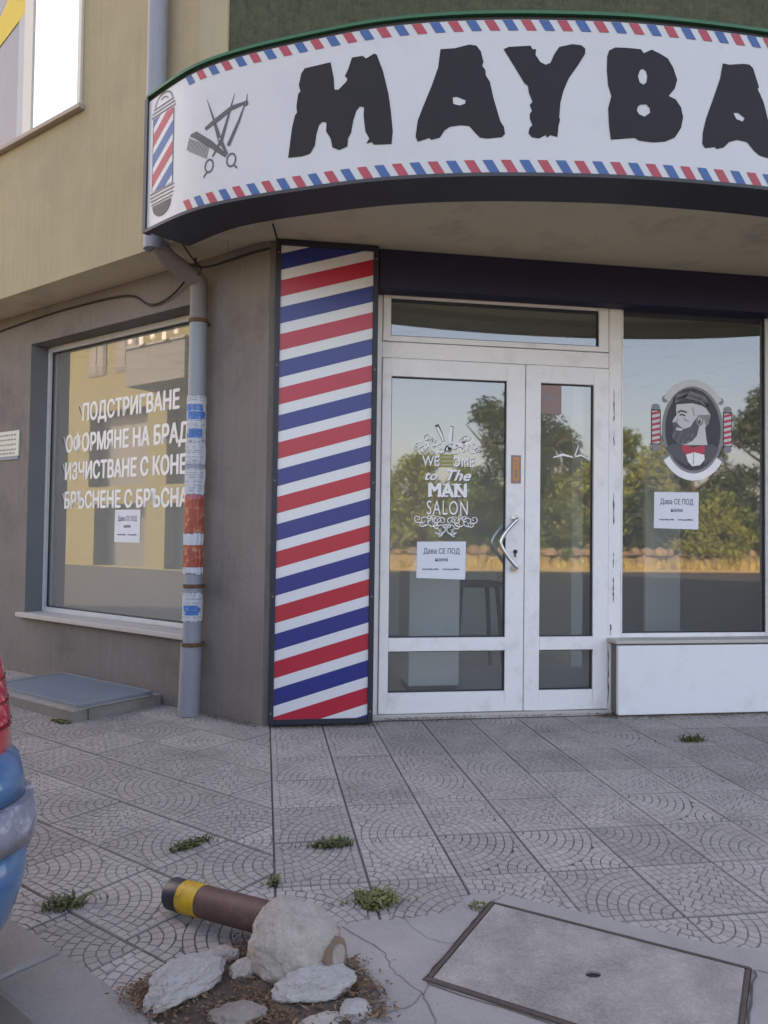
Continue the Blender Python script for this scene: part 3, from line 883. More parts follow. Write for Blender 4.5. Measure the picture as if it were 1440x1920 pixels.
# wear: dark rubbed marks down the post and at the frame joints
for a in ((2.212, 2.221, 1.86, 2.07), (2.214, 2.220, 1.70, 1.80), (2.211, 2.224, 1.20, 1.40), (2.214, 2.221, .92, 1.02), (2.213, 2.223, .70, .86), (2.196, 2.206, .49, .56), (2.183, 2.190, .05, .40)):
    sh = Sheet(); n = 9
    pts = [(a[0] + random.uniform(-.002, .002) + (a[1] - a[0]) * .5, a[2] + (a[3] - a[2]) * i / n) for i in range(n + 1)]
    sh.stroke(pts, [random.uniform(.2, 1) * (a[1] - a[0]) * (0.3 if i in (0, n) else 1) for i in range(n + 1)], 0)
    sh.build('wear_mark', grime, lambda x, y, h: (x, YD - .0052, y), df)
# right-hand shop window
shw = MB(); frame_ring(shw, 2.270, 3.338, .4755, 2.637, (.010, .045, .026, .020), YD - .002, YD + .05)
sw = shw.build('shop_window', whitef, bld, bevel=.003, label='large shop window right of the door')
glazed(sw, 'pane', 2.280, 3.292, .502, 2.617, YD + .022)
YW = YD + .019

# ---- print on the door glass
def door_map(X, Y): return (.814 + X * .000595 + 0, 1.8817 - Y * .0005615)
def dsheet(): return Sheet()
def DM(P): return [door_map(*p) for p in P]
sh = Sheet()
def scroll(sh, cx, cy, r, turns, sgn, a0, w_, mi, layer, fl=1):
    pts = []; n = int(14 * turns)
    for i in range(n + 1):
        t = i / n; a = a0 + sgn * turns * 2 * math.pi * t; rr = r * (1 - .85 * t)
        pts.append(door_map(cx + rr * math.cos(a), cy + rr * math.sin(a)))
    sh.stroke(pts, [w_ * (1.1 - .5 * i / n) for i in range(n + 1)], mi, layer)
wd = .0062
for sg in (-1, 1):
    for (x, y, r, tn, d, a) in ((330, 395, 75, 1.3, 1, 2.5), (250, 330, 62, 1.2, -1, .4), (180, 300, 70, 1.3, 1, 1.9), (105, 385, 70, 1.2, -1, .8), (395, 400, 45, 1.1, 1, 3.), (60, 420, 40, 1.1, 1, 0), (220, 420, 45, 1.1, -1, 3.)):
        xx = 520 + sg * (520 - 120 - x) * .98
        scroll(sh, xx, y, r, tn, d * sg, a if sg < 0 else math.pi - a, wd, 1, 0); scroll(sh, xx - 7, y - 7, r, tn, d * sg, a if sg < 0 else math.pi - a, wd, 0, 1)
    for (x, y, r, tn, d, a) in ((300, 350, 40, 1.2, -1, 1.), (145, 360, 45, 1.2, 1, 2.), (215, 375, 38, 1.2, 1, 0.), (80, 340, 34, 1.1, -1, 2.2), (360, 345, 34, 1.1, -1, .5), (260, 430, 34, 1.1, 1, 1.2), (120, 440, 34, 1.1, -1, 1.5)):
        scroll(sh, 520 + sg * (520 - 120 - x) * .98, y, r, tn, d * sg, a if sg < 0 else math.pi - a, wd * .9, 0, 2)
    for (x, y, r, tn, d, a) in ((110, 1255, 40, 1.2, -1, 1.), (195, 1175, 36, 1.2, 1, 2.), (265, 1245, 34, 1.2, -1, 0.), (70, 1345, 34, 1.1, 1, 2.2), (20, 1270, 34, 1.1, 1, .5), (150, 1165, 30, 1.1, 1, 1.2)):
        scroll(sh, 520 + sg * x, y, r, tn, d * sg, a if sg < 0 else math.pi - a, wd * .9, 0, 2)
    for (x, y, r, tn, d, a) in ((60, 1300, 70, 1.3, 1, 2.5), (150, 1220, 66, 1.2, -1, .4), (235, 1215, 62, 1.3, 1, 1.9), (300, 1195, 48, 1.2, -1, .8), (95, 1190, 55, 1.1, 1, 3.), (45, 1215, 50, 1.1, -1, 3.)):
        xx = 520 + sg * x
        scroll(sh, xx, y, r, tn, d * sg, a if sg < 0 else math.pi - a, wd, 1, 0); scroll(sh, xx - 7, y - 7, r, tn, d * sg, a if sg < 0 else math.pi - a, wd, 0, 1)
# crossed razor and comb over the lettering
sh.stroke(DM([(400, 140), (440, 230), (480, 330)]), [.024, .026, .014], 1, 0); sh.stroke(DM([(405, 165), (440, 235), (475, 320)]), [.014, .017, .010], 0, 1)
sh.stroke(DM([(565, 150), (550, 260), (550, 450)]), [.020, .032, .010], 1, 0); sh.stroke(DM([(560, 160), (545, 260), (548, 440)]), [.016, .026, .007], 0, 1)
sh.stroke(DM([(800, 290), (690, 340), (570, 395), (480, 415)]), [.012, .020, .014, .012], 0, 1)
sh.ring(*door_map(685, 300), .022, .020, .014, .012, 0, 2 * math.pi, 0, 1)
def dtext(t, x0, y0, x1, y1, **k):
    a, b = door_map(x0, y0), door_map(x1, y1)
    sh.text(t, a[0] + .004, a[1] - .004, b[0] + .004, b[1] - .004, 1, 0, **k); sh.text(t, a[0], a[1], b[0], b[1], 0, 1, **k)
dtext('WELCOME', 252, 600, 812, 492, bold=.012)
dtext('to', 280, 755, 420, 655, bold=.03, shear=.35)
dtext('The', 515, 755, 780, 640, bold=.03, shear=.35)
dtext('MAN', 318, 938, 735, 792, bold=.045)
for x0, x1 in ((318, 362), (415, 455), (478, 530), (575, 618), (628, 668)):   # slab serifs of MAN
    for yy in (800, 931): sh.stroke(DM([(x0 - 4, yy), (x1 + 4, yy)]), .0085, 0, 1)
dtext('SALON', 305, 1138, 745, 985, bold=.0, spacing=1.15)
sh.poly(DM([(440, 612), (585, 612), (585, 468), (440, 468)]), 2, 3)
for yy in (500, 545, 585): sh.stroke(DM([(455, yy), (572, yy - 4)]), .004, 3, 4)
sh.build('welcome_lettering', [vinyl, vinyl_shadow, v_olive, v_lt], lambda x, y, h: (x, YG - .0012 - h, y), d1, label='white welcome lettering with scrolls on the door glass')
# open razor outline on the narrow leaf
sh = Sheet()
sh.stroke([(1.815, 1.620), (1.88, 1.640), (1.95, 1.625)], [.006, .016, .008], 0, 0)
sh.stroke([(1.95, 1.625), (2.0, 1.640), (2.055, 1.615)], [.012, .010, .005], 0, 0)
sh.stroke([(1.955, 1.622), (1.985, 1.70), (1.975, 1.715)], [.008, .006, .002], 0, 0)
sh.stroke([(1.90, 1.668), (1.95, 1.628), (1.96, 1.60)], [.003, .006, .003], 1, 1)
sh.build('razor_sticker', [vinyl, v_olive], lambda x, y, h: (x, YG - .0012 - h, y), d2)
sh = Sheet().poly([(1.722, 1.90), (1.868, 1.90), (1.868, 2.082), (1.722, 2.082)], 0)
sh.stroke([(1.745, 1.99), (1.80, 2.01), (1.85, 1.985)], [.01, .03, .008], 1, 1).stroke([(1.74, 1.93), (1.85, 1.93)], .006, 1, 1)
sh.build('brown_sticker', [brownp, v_grey], lambda x, y, h: (x, YG - .0012 - h, y), d2)

# ---- barber portrait on the shop window
def BP(P): return [(2.358 + x * .000651, 2.2545 - y * .000586) for x, y in P]
KX, KZ = .000651, .000586
sh = Sheet()
C0 = BP([(650, 725)])[0]
def ering(rx, ry, rx2, ry2, a0, a1, mi, layer): sh.ring(C0[0], C0[1], rx * KX, ry * KZ, rx2 * KX, ry2 * KZ, a0, a1, mi, layer)
sh.ellipse(C0[0], C0[1], 338 * KX, 492 * KZ, 2, 0)
sh.ellipse(C0[0], C0[1], 306 * KX, 462 * KZ, 5, 1)
sh.ellipse(C0[0], C0[1], 298 * KX, 450 * KZ, 1, 2)
ering(402, 566, 330, 492, R(38), R(142), 4, 3); ering(405, 570, 328, 490, R(218), R(322), 0, 3)
for a in (R(38), R(142), R(218), R(322)):
    sh.ellipse(C0[0] + 385 * KX * math.cos(a), C0[1] + 545 * KZ * math.sin(a), .022, .024, 2, 1, 14)
for x0, x1 in ((205, 288), (990, 1072)):
    sh.poly(BP([(x0 - 10, 905), (x1 + 10, 905), (x1 + 10, 505), (x0 - 10, 505)]), 1, 1)
    sh.poly(BP([(x0, 890), (x1, 890), (x1, 525), (x0, 525)]), 4, 2)
    for q in range(6):
        y = 545 + q * 62
        sh.poly(BP([(x0, y + 30), (x0, y), (x1, y - 22), (x1, y + 8)]), 3, 3)
    sh.ellipse(*BP([((x0 + x1) / 2, 480)])[0], .030, .020, 2, 2, 16); sh.ellipse(*BP([((x0 + x1) / 2, 935)])[0], .028, .024, 2, 2, 16)
sh.poly(BP([(345, 935), (430, 890), (560, 880), (600, 1090), (580, 1125), (470, 1060), (395, 1000)]), 5, 3)
sh.poly(BP([(800, 880), (880, 885), (935, 935), (885, 1030), (770, 1120), (760, 1000)]), 5, 3)
sh.poly(BP([(470, 430), (620, 420), (780, 455), (838, 545), (822, 640), (782, 690), (792, 800), (808, 890), (560, 900), (500, 880), (440, 800), (438, 690), (425, 635), (442, 600), (470, 560), (462, 500)]), 4, 4)
sh.poly(BP([(425, 655), (470, 648), (505, 690), (560, 715), (620, 690), (655, 630), (690, 585), (720, 640), (712, 700), (690, 790), (640, 850), (560, 890), (480, 880), (425, 830), (415, 770), (440, 735), (430, 700)]), 5, 5)
sh.poly(BP([(470, 700), (520, 712), (560, 700), (520, 740), (460, 735)]), 4, 6)
for q in range(14):
    x = random.uniform(440, 660); y = random.uniform(740, 860)
    sh.stroke(BP([(x, y), (x - random.uniform(5, 30), y + random.uniform(20, 45))]), .0035, 2, 6)
sh.poly(BP([(430, 450), (425, 385), (470, 320), (560, 265), (650, 250), (760, 290), (850, 380), (870, 470), (850, 540), (800, 480), (740, 445), (640, 425), (540, 435)]), 1, 5)
for q in range(13):
    t = q / 12
    sh.stroke(BP([(450 + 20 * t, 430 - 100 * t), (560 + 60 * t, 370 - 80 * t), (720 + 60 * t, 400 - 60 * t), (800 + 30 * t, 470 - 40 * t)]), .0035 + .003 * random.random(), 2 if q % 3 else 5, 6)
sh.stroke(BP([(480, 535), (520, 515), (580, 530)]), .014, 5, 6); sh.stroke(BP([(500, 565), (530, 555), (565, 572)]), .010, 1, 6)
sh.stroke(BP([(435, 650), (470, 640), (480, 600)]), .006, 2, 6); sh.stroke(BP([(545, 600), (600, 640)]), .008, 2, 6)
sh.ring(*BP([(722, 620)])[0], .027, .034, .016, .022, 0, 2 * math.pi, 2, 6)
sh.stroke(BP([(720, 600), (728, 650)]), .012, 5, 7)
sh.poly(BP([(660, 560), (830, 545), (825, 640), (790, 690), (770, 600), (700, 560)]), 2, 5)
sh.stroke(BP([(640, 470), (660, 560)]), .006, 2, 6)
sh.poly(BP([(525, 905), (560, 895), (650, 925), (770, 888), (785, 920), (765, 1000), (660, 975), (575, 1005), (530, 960)]), 3, 6)
sh.poly(BP([(570, 1000), (660, 975), (772, 1000), (775, 1060), (725, 1120), (640, 1135), (595, 1085)]), 0, 5)
sh.stroke(BP([(655, 975), (650, 1120)]), .005, 2, 6)
sh.build('portrait_sticker', [vinyl, v_dk, v_grey, v_red, v_lt, mat('slate_vinyl', (.085, .083, .095), .5, .15, 40, 60, 0)], lambda x, y, h: (x, YW - .0012 - h, y), sw, label='oval black and white sticker of a bearded man in profile')

# ---- paper notices taped to the glass
def notice(label, x0, x1, z0, z1, mp, n0):
    t = thing('paper_notice', mp((x0 + x1) / 2, z0, .001), label, 'notice')
    Sheet().poly([(x0, z0), (x1, z0 + n0), (x1 + .002, z1), (x0 + .003, z1 + n0 * .5)], 0).build('sheet', paper, lambda x, y, h: mp(x, y, .0014), t)
    w_, h_ = x1 - x0, z1 - z0; sh = Sheet()
    sh.text('Дава СЕ ПОД', x0 + .14 * w_, z0 + .66 * h_, x1 - .12 * w_, z0 + .80 * h_, 0, 0, bold=.012)
    sh.text('наем', x0 + .38 * w_, z0 + .45 * h_, x1 - .36 * w_, z0 + .56 * h_, 0, 0, bold=.012)
    rnd = random.Random(4)
    for a, b in ((.12, .45), (.53, .88)):      # small print, too soft to read
        x = a
        while x < b:
            e = min(b, x + rnd.uniform(.015, .03))
            sh.stroke([(x0 + x * w_, z0 + (.235 + rnd.uniform(-.008, .008)) * h_), (x0 + e * w_, z0 + (.235 + rnd.uniform(-.008, .008)) * h_)], .045 * h_ * rnd.uniform(.6, 1.1), 0)
            x = e + .008
    sh.build('print', ink, lambda x, y, h: mp(x, y, .0024 + h), t)['kind'] = 'stuff'
notice('white paper notice taped low on the wide door leaf', .934, 1.245, .850, 1.078, lambda x, y, h: (x, YG - h - .0005, y), -.010)
notice('white paper notice under the bearded man sticker on the shop window', 2.506, 2.82, 1.180, 1.418, lambda x, y, h: (x, YW - h - .0005, y), -.006)

# ------------------------------------------------------------------ side window with its lettering
GL = -.14       # plane of the frame, set back from the wall
wf = MB()
for a in ((.70, .745, .471, 2.572), (2.567, 2.608, .471, 2.572), (.745, 2.567, .471, .505), (.745, 2.567, 2.530, 2.572)):
    Lbox(wf, a[0], a[1], GL - .06, GL, a[2], a[3])
wo = wf.build('side_window', mat('grey_white_frame', (.52, .535, .54), .5, .06, 3, 60, 0, dirt=(.33, .33, .31), dirt_amt=.4, dirt_scale=7), bld, bevel=.003, label='side window with white Cyrillic lettering')
sg_ = MB()
for a in ((.742, .752, .502, 2.533), (2.560, 2.570, .502, 2.533), (.752, 2.560, .502, .512), (.752, 2.560, 2.523, 2.533)):
    Lbox(sg_, a[0], a[1], GL - .045, GL - .016, a[2], a[3])
sg_.build('seal', seal, wo)
lbox('pane', .745, 2.567, GL - .033, GL - .027, .505, 2.530, pane_side, wo)
lbox('window_sill', .655, 2.66, GL, .05, .436, .470, sillm, wo, bevel=.004)
lbox('reveal', 2.6085, 2.6125, GL - .06, -.0005, .472, 2.574, reveal_m, wo)
lbox('reveal', .6985, .7015, GL - .06, -.0005, .472, 2.574, reveal_m, wo)
GZ = GL - .027
for body, u0, u1, z0, z1, n_hidden in (('ПОДСТРИГВАНЕ', 2.150, 1.000, 1.955, 2.080, 0), ('ОФОРМЯНЕ НА БРАДА', 2.368, .795, 1.722, 1.848, 1), ('ИЗЧИСТВАНЕ С КОНЕЦ', 2.368, .812, 1.508, 1.632, 1), ('БРЪСНЕНЕ С БРЪСНАЧ', 2.366, .805, 1.285, 1.404, 1)):
    sh = Sheet()
    sh.text(body, -u0, z0, -u1, z1, 0, 1, bold=.032)
    sh.stroke([(-u0 - .045, z1 - .012), (-u0 - .015, z0 + .05)], [.014, .004], 1, 0)
    sh.stroke([(-u0 - .028, z1 - .002), (-u0 - .004, z0 + .06)], [.010, .003], 0, 0)
    sh.build('window_lettering', [vinyl, vinyl_shadow], lambda x, y, h: Lp(-x, GZ + .0012 + h, y), wo, label='white Cyrillic line: ' + body)
notice('faint paper notice below the lettering on the side window', -1.705, -1.405, 1.032, 1.268, lambda x, y, h: Lp(-x, GZ + h + .0005, y), .0)

# upper window
uw = MB()
for a in ((1.500, 1.535, 3.985, 5.6), (2.12, 2.235, 3.985, 5.6), (2.90, 2.94, 3.985, 5.6), (1.535, 2.12, 3.985, 4.0), (2.235, 2.90, 3.985, 4.0), (1.535, 2.12, 5.56, 5.6), (2.235, 2.90, 5.56, 5.6)):
    Lbox(uw, a[0], a[1], .3005, .322, a[2], a[3])
uwo = uw.build('upper_window', mat('upper_frame', (.62, .59, .52), .5, .06, 3, 60, 0), bld, bevel=.002, label='bright upstairs window at the top left')
lbox('pane', 1.535, 2.12, .3005, .312, 4.0, 5.56, winmirror, uwo)
lbox('pane', 2.235, 2.90, .3005, .310, 4.0, 5.56, pane_brown, uwo)
MB().add([Lp(2.33, .3135, 4.0), Lp(2.235, .3135, 4.0), Lp(2.235, .3135, 5.56), Lp(2.33, .3135, 5.56)], [(0, 1, 2, 3)]).build('sash_stile', mat('sash_grey', (.42, .43, .45), .5, .06, 3, 60, 0), uwo)
MB().add([Lp(2.90, .3140, 4.68), Lp(2.60, .3140, 4.80), Lp(2.237, .3140, 4.92), Lp(2.237, .3140, 5.4), Lp(2.33, .3140, 5.25), Lp(2.6, .3140, 5.04), Lp(2.90, .3140, 4.85)], [(0, 1, 2, 3, 4, 5, 6)]).build('painted_glow', glow_y, uwo)  # flat yellow shape painting a sunlit glow on the glass, no cloth
lbox('window_sill', 1.47, 2.97, .3005, .345, 3.950, 3.982, mat('upper_sill', (.40, .33, .26), .8, .1, 5, 60, .1), uwo, bevel=.003)

# ------------------------------------------------------------------ the room behind the glass
rm = MB()
rm.box(-4.5, 9, 8.3, 8.45, -.05, 2.83)
rm.box(2.6, 2.7, 6.2, 8.3, 0, 2.83)
rm.build('room_wall', room_m, bld)
MB().prism([(.2, 4.70), (4.0, 4.70), (7.6, 8.3), (-3.4, 8.3), ], -.06, .012).build('room_floor', room_f, bld)
cb = thing('cabinet', (1.16, 5.35, .012), 'low white cabinet standing inside behind the glass door', 'cabinet')
box('cabinet_body', 1.0, 1.36, 5.2, 5.6, .07, .98, cabinet_m, cb, bevel=.006)
box('cabinet_top', .98, 1.38, 5.18, 5.62, .982, 1.005, cabinet_m, cb, bevel=.004)
box('cabinet_base', 1.02, 1.34, 5.22, 5.58, .012, .068, seal, cb)
st = thing('stool', (1.72, 6.1, .012), 'dark wooden stool inside behind the glass door', 'stool')
box('seat', 1.52, 1.92, 5.92, 6.3, .70, .74, wood_d, st, bevel=.01)
for dx, dy in ((-1, -1), (1, -1), (1, 1), (-1, 1)):
    MB().tube([(1.72 + dx * .20, 6.11 + dy * .19, .012), (1.72 + dx * .15, 6.11 + dy * .14, .70)], [.016, .02], 8).build('leg', wood_d, st)
ld = thing('inner_screen', (3.15, 5.7, .012), 'pale upright screen inside behind the right shop window', 'screen')
box('screen_board', 3.0, 3.3, 5.68, 5.72, .05, 1.9, cabinet_m, ld, bevel=.004)
box('foot', 2.98, 3.32, 5.58, 5.82, .012, .05, seal, ld, bevel=.004)

# ------------------------------------------------------------------ drain pipe with its stickers, cables, plaque
PU, PO = .525, .085
dp = thing('drain_pipe', Lp(PU, PO, 0), 'grey drain pipe on the side wall, plastered with stickers', 'pipe')
MB().tube([Lp(PU, PO, 2.42), Lp(PU, PO, .78)], .054, 20).build('pipe_length', zinc, dp)
MB().tube([Lp(PU, PO, .80), Lp(PU, PO, .42)], .056, 20).build('pipe_length', zinc, dp)
MB().tube([Lp(PU + .005, PO, .44), Lp(PU + .012, PO + .005, .0)], [.064, .066], 20).build('pipe_shoe', zinc, dp)
MB().tube(smooth_path([Lp(PU, PO, 2.405), Lp(PU, PO, 2.60), Lp(PU + .005, PO + .02, 2.67), Lp(PU + .055, PO + .19, 2.76), Lp(PU + .07, PO + .26, 2.82)], 4), .055, 20).build('pipe_elbow', zinc_up, dp)
MB().tube([Lp(PU + .07, PO + .29, 2.79), Lp(PU + .07, PO + .30, 7.5)], .060, 20).build('upper_pipe', zinc, dp)
for z in (2.415, .785, .43):
    m = MB().tube([Lp(PU, PO, z - .012), Lp(PU, PO, z + .012)], .0605 if z > .5 else .066, 20)
    Lbox(m, PU - .012, PU + .012, .001, PO - .05, z - .01, z + .01).build('clamp', rusty, dp)
mat('sticker_print', (.22, .23, .27), .8, .1, 20, 60, 0)
def sticker(label, z0, z1, m, a0, a1, mats, bands, ripple=.003):
    """A sheet wrapped round the front of the pipe."""
    n = 26; mb = MB(); rnd = random.Random(int(z0 * 1000)); lift = [rnd.uniform(.001, ripple) for _ in range(n + 1)]
    rows = sorted({z0, z1, *[z0 + (z1 - z0) * k / 6 for k in range(1, 6)], *[b for q in bands for b in q[:2]]})
    side = {zz: (rnd.uniform(-.22, .12), rnd.uniform(-.12, .25)) for zz in rows}
    base = math.radians(0)
    cx, cy, _ = Lp(PU, PO, 0)
    for r0, r1 in zip(rows[:-1], rows[1:]):
        mi = 0
        for q in bands:
            if q[0] <= r0 + 1e-6 and r1 <= q[1] + 1e-6: mi = q[2]
        vs = []
        for zz in (r0, r1):
            for i in range(n + 1):
                b0, b1 = a0 + side[zz][0], a1 + side[zz][1]
                a = b0 + (b1 - b0) * i / n; r = .0575 + lift[i]
                edge = .010 * noise.noise((i * .6, zz * 40, 1.)) + random.Random(i * 31 + int(zz * 977)).uniform(-.005, .005) if zz in (z0, z1) else 0
                vs.append((cx + r * math.cos(a), cy + r * math.sin(a), zz + edge))
        lo, hi = int(n * rnd.uniform(.15, .3)), int(n * rnd.uniform(.7, .92))
        for i in range(n):
            own = mi if (mi == 0 or lo <= i <= hi or mats[mi] is not poster_blue) else 0
            mb.add([vs[i], vs[i + 1], vs[n + 2 + i], vs[n + 1 + i]], [(0, 1, 2, 3)], own, True)
    rr_ = z1 - .012
    while rr_ > z0 + .012 and mats[0] is poster_white:      # rows of print
        for i in range(3, n - 3):
            if rnd.random() < .55:
                q = []
                for zz, ii in ((rr_, i), (rr_, i + 1), (rr_ + .004, i + 1), (rr_ + .004, i)):
                    a = a0 + (a1 - a0) * ii / n; r = .0585 + max(lift) ; q.append((cx + r * math.cos(a), cy + r * math.sin(a), zz))
                mb.add(q, [(0, 1, 2, 3)], len(mats), True)
        rr_ -= rnd.uniform(.011, .03)
    o = mb.build('pipe_sticker', [*mats, MATS['sticker_print']])
    return tag(o, label, 'sticker', 'stickers on the drain pipe')
FA0, FA1 = R(180), R(345)
sticker('topmost white and blue banded sticker on the drain pipe', 1.672, 1.945, None, FA0, FA1, [poster_white, poster_blue], [(1.856, 1.895, 1), (1.80, 1.85, 1), (1.69, 1.745, 1)])
sticker('plain white torn sheet in the middle of the drain pipe', 1.345, 1.668, None, FA0 + .1, FA1 - .15, [poster_white, mat('poster_grey', (.28, .31, .37), .8, .1, 9, 60, 0)], [(1.50, 1.53, 1)], .006)  # one grey-blue band across the white sheet
sticker('upper of two red and orange sheets on the drain pipe', 1.110, 1.340, None, FA0, FA1, [poster_red, mat('poster_edge', (.40, .12, .14), .7, .2, 9, 60, 0)], [(1.318, 1.34, 1)], .005)
sticker('lower of two red and orange sheets with torn white edge', .862, 1.105, None, FA0 - .15, FA1 - .1, [poster_red, poster_white], [(1.035, 1.105, 1), (.862, .90, 1)], .008)
sticker('lowest sticker, white with a blue square, on the drain pipe', .575, .742, None, FA0 + .1, FA1, [poster_white, poster_blue], [(.61, .67, 1)], .006)

def cable(label, pts, r=.007):
    return tag(MB().tube(smooth_path(pts, 8), r, 6).build('cable', blackm), label, 'cable', 'loose cables under the overhang')
cable('dark cable drooping over the side window below the overhang', [Lp(3.9, .01, 2.71), Lp(2.6, .012, 2.765), Lp(1.9, .012, 2.77), Lp(1.35, .015, 2.74), Lp(1.12, .015, 2.64), Lp(.95, .02, 2.635), Lp(.78, .03, 2.69), Lp(.62, .05, 2.79), Lp(.56, .09, 2.815)])
cable('cable running from the sign end to the striped panel', [Lp(.63, .33, 2.79), Lp(.50, .16, 2.74), Lp(.42, .10, 2.735), Lp(.30, .03, 2.775), Lp(.15, .012, 2.79), Lp(.0, .012, 2.785)])
cable('thin cable hanging between the sign underside and the pipe elbow', [Lp(.40, .32, 2.80), Lp(.43, .22, 2.75), Lp(.46, .13, 2.72), Lp(.50, .145, 2.66)], .005)
cable('curved cable looping from the canopy to the top of the striped panel', [(.02, 4.20, 2.812), (.03, 4.27, 2.808), (.045, 4.36, 2.795), (.05, 4.44, 2.77)], .006)

plq = thing('wall_plaque', Lp(2.9, .012, 1.69), 'small white plaque on the side wall at the left edge', 'plaque')
lbox('board', 2.742, 3.12, .0008, .012, 1.700, 1.905, mat('plaque_white', (.55, .555, .51), .5, .05, 5, 60, 0), plq, bevel=.002)
lbox('backing', 2.752, 3.12, .0005, .009, 1.675, 1.6995, mat('plaque_blue', (.16, .21, .29), .5, .05, 5, 60, 0), plq)
sh = Sheet(); rnd = random.Random(9)
for z in (1.872, 1.835, 1.795, 1.755, 1.725):
    x = -3.08
    while x < -2.79:
        e = x + rnd.uniform(.02, .05); sh.stroke([(x, z), (min(e, -2.78), z)], .013, 0); x = e + .012
sh.build('print', mat('plaque_ink', (.22, .23, .21), .7, .1, 9, 60, 0), lambda x, y, h: Lp(-x, .0132, y), plq)['kind'] = 'stuff'

# ------------------------------------------------------------------ utility hatch by the side wall
ht = thing('utility_hatch', Lp(1.42, .32, 0), 'low concrete utility hatch with blue grey metal lid by the side wall', 'hatch')
m = MB()
for a in ((.90, 2.02, .53, .63), (.90, 2.02, .01, .08), (.90, .99, .08, .53), (1.93, 2.02, .08, .53)):
    Lbox(m, a[0], a[1], a[2], a[3], -.02, .066)
m.build('concrete_rim', hatchc, ht, bevel=.008)
lbox('lid', .965, 1.955, .055, .565, .067, .080, lidm, ht, bevel=.005)
m = MB()
for a in ((.955, 1.965, .566, .578), (.955, 1.965, .042, .054), (.952, .964, .054, .566), (1.956, 1.968, .054, .566)):
    Lbox(m, a[0], a[1], a[2], a[3], .0665, .084)
m.build('lid_frame', mat('lid_frame', (.22, .25, .28), .55, .15, 6, 60, .1), ht)

# ------------------------------------------------------------------ manhole cover
c_tl, c_l, c_r = Vector((.702, 2.264)), Vector((.428, 1.885)), Vector((1.264, 1.832))
ea, eb = (c_r - c_tl), (c_l - c_tl)
eb = eb - ea * (ea.dot(eb) / ea.dot(ea))
def MH(a, b, z): q = c_tl + ea * a + eb * b; return (q.x, q.y, z)
mh = thing('manhole_cover', MH(.5, .5, 0), 'rectangular concrete manhole cover in a rusty steel frame', 'manhole cover')
m = MB(); ia, ib = .011 / ea.length, .011 / eb.length
for a in ((0, 1, 0, ib), (0, 1, 1 - ib, 1), (0, ia, ib, 1 - ib), (1 - ia, 1, ib, 1 - ib)):
    m.box(a[0], a[1], a[2], a[3], -.04, .0135, 0, fn=MH)
m.build('steel_frame', mat('frame_rust', (.075, .055, .045), .85, .3, 20, 90, .3), mh, bevel=.002)
gp = .006
m = MB()
N = 24
hole = c_tl + ea * .5 + eb * .5; hole = Vector((.843, 1.857))
outer = [MH(ia * 1.35, ib * 1.35, 0)[:2], MH(1 - ia * 1.35, ib * 1.35, 0)[:2], MH(1 - ia * 1.35, 1 - ib * 1.35, 0)[:2], MH(ia * 1.35, 1 - ib * 1.35, 0)[:2]]
hp = [(hole.x + .021 * math.cos(2 * math.pi * i / N), hole.y + .015 * math.sin(2 * math.pi * i / N)) for i in range(N)]
v2, f2 = curve_fill([outer, hp])
m.add([(x, y, .0125) for x, y in v2], f2, 0)
m.add([(x, y, .0125) for x, y in hp] + [(x, y, -.03) for x, y in hp], [(i, N + i, N + (i + 1) % N, (i + 1) % N)[::-1] for i in range(N)], 0)
m.add([(x, y, .0125) for x, y in outer] + [(x, y, -.03) for x, y in outer], [(i, (i + 1) % 4, 4 + (i + 1) % 4, 4 + i) for i in range(4)], 0)
m.build('concrete_slab', slabm, mh)
MB().add([(x, y, .0066) for x, y in hp], [list(range(N))]).build('hole_shade_disc', seal, mh)  # black disc paints the shade inside the shallow lifting hole

def crack(pts, w_, z, parent, m, seed):
    rnd = random.Random(seed); P = []
    for (x0, y0), (x1, y1) in zip(pts[:-1], pts[1:]):
        for k in range(7):
            t = k / 7; P.append((x0 + (x1 - x0) * t + rnd.gauss(0, .003), y0 + (y1 - y0) * t + rnd.gauss(0, .003)))
    P.append(pts[-1])
    Sheet().stroke(P, [w_ * rnd.uniform(.3, 1.1) for _ in P], 0).build('crack', m, lambda x, y, h: (x, y, z), parent)
crack_m = mat('crack_dirt', (.15, .135, .12), .97, .3, 20, 90, 0)
for k, (P, w_) in enumerate((([(.235, 2.19), (.33, 2.05), (.345, 1.95), (.40, 1.84), (.41, 1.70)], .004), ([(.42, 2.20), (.47, 2.08), (.55, 2.04)], .0025), ([(1.27, 1.83), (1.36, 1.78), (1.45, 1.80), (1.60, 1.74)], .004), ([(.43, 1.88), (.36, 1.80), (.28, 1.78)], .003), ([(.70, 2.27), (.76, 2.31)], .003))):
    crack(P, w_, .0072, ap, crack_m, k)
gr_m = mat('packed_dirt', (.11, .095, .075), .97, .4, 30, 120, .6)
for k, (a0, b0, a1, b1) in enumerate(((0, -.012, 1, -.012), (-.010, 0, -.010, 1), (1.008, 0, 1.008, 1), (0, 1.015, 1, 1.015))):
    p0, p1 = MH(a0, b0, 0)[:2], MH(a1, b1, 0)[:2]
    crack([p0, ((p0[0] + p1[0]) / 2, (p0[1] + p1[1]) / 2), p1], .007, .0074, ap, gr_m, 20 + k)

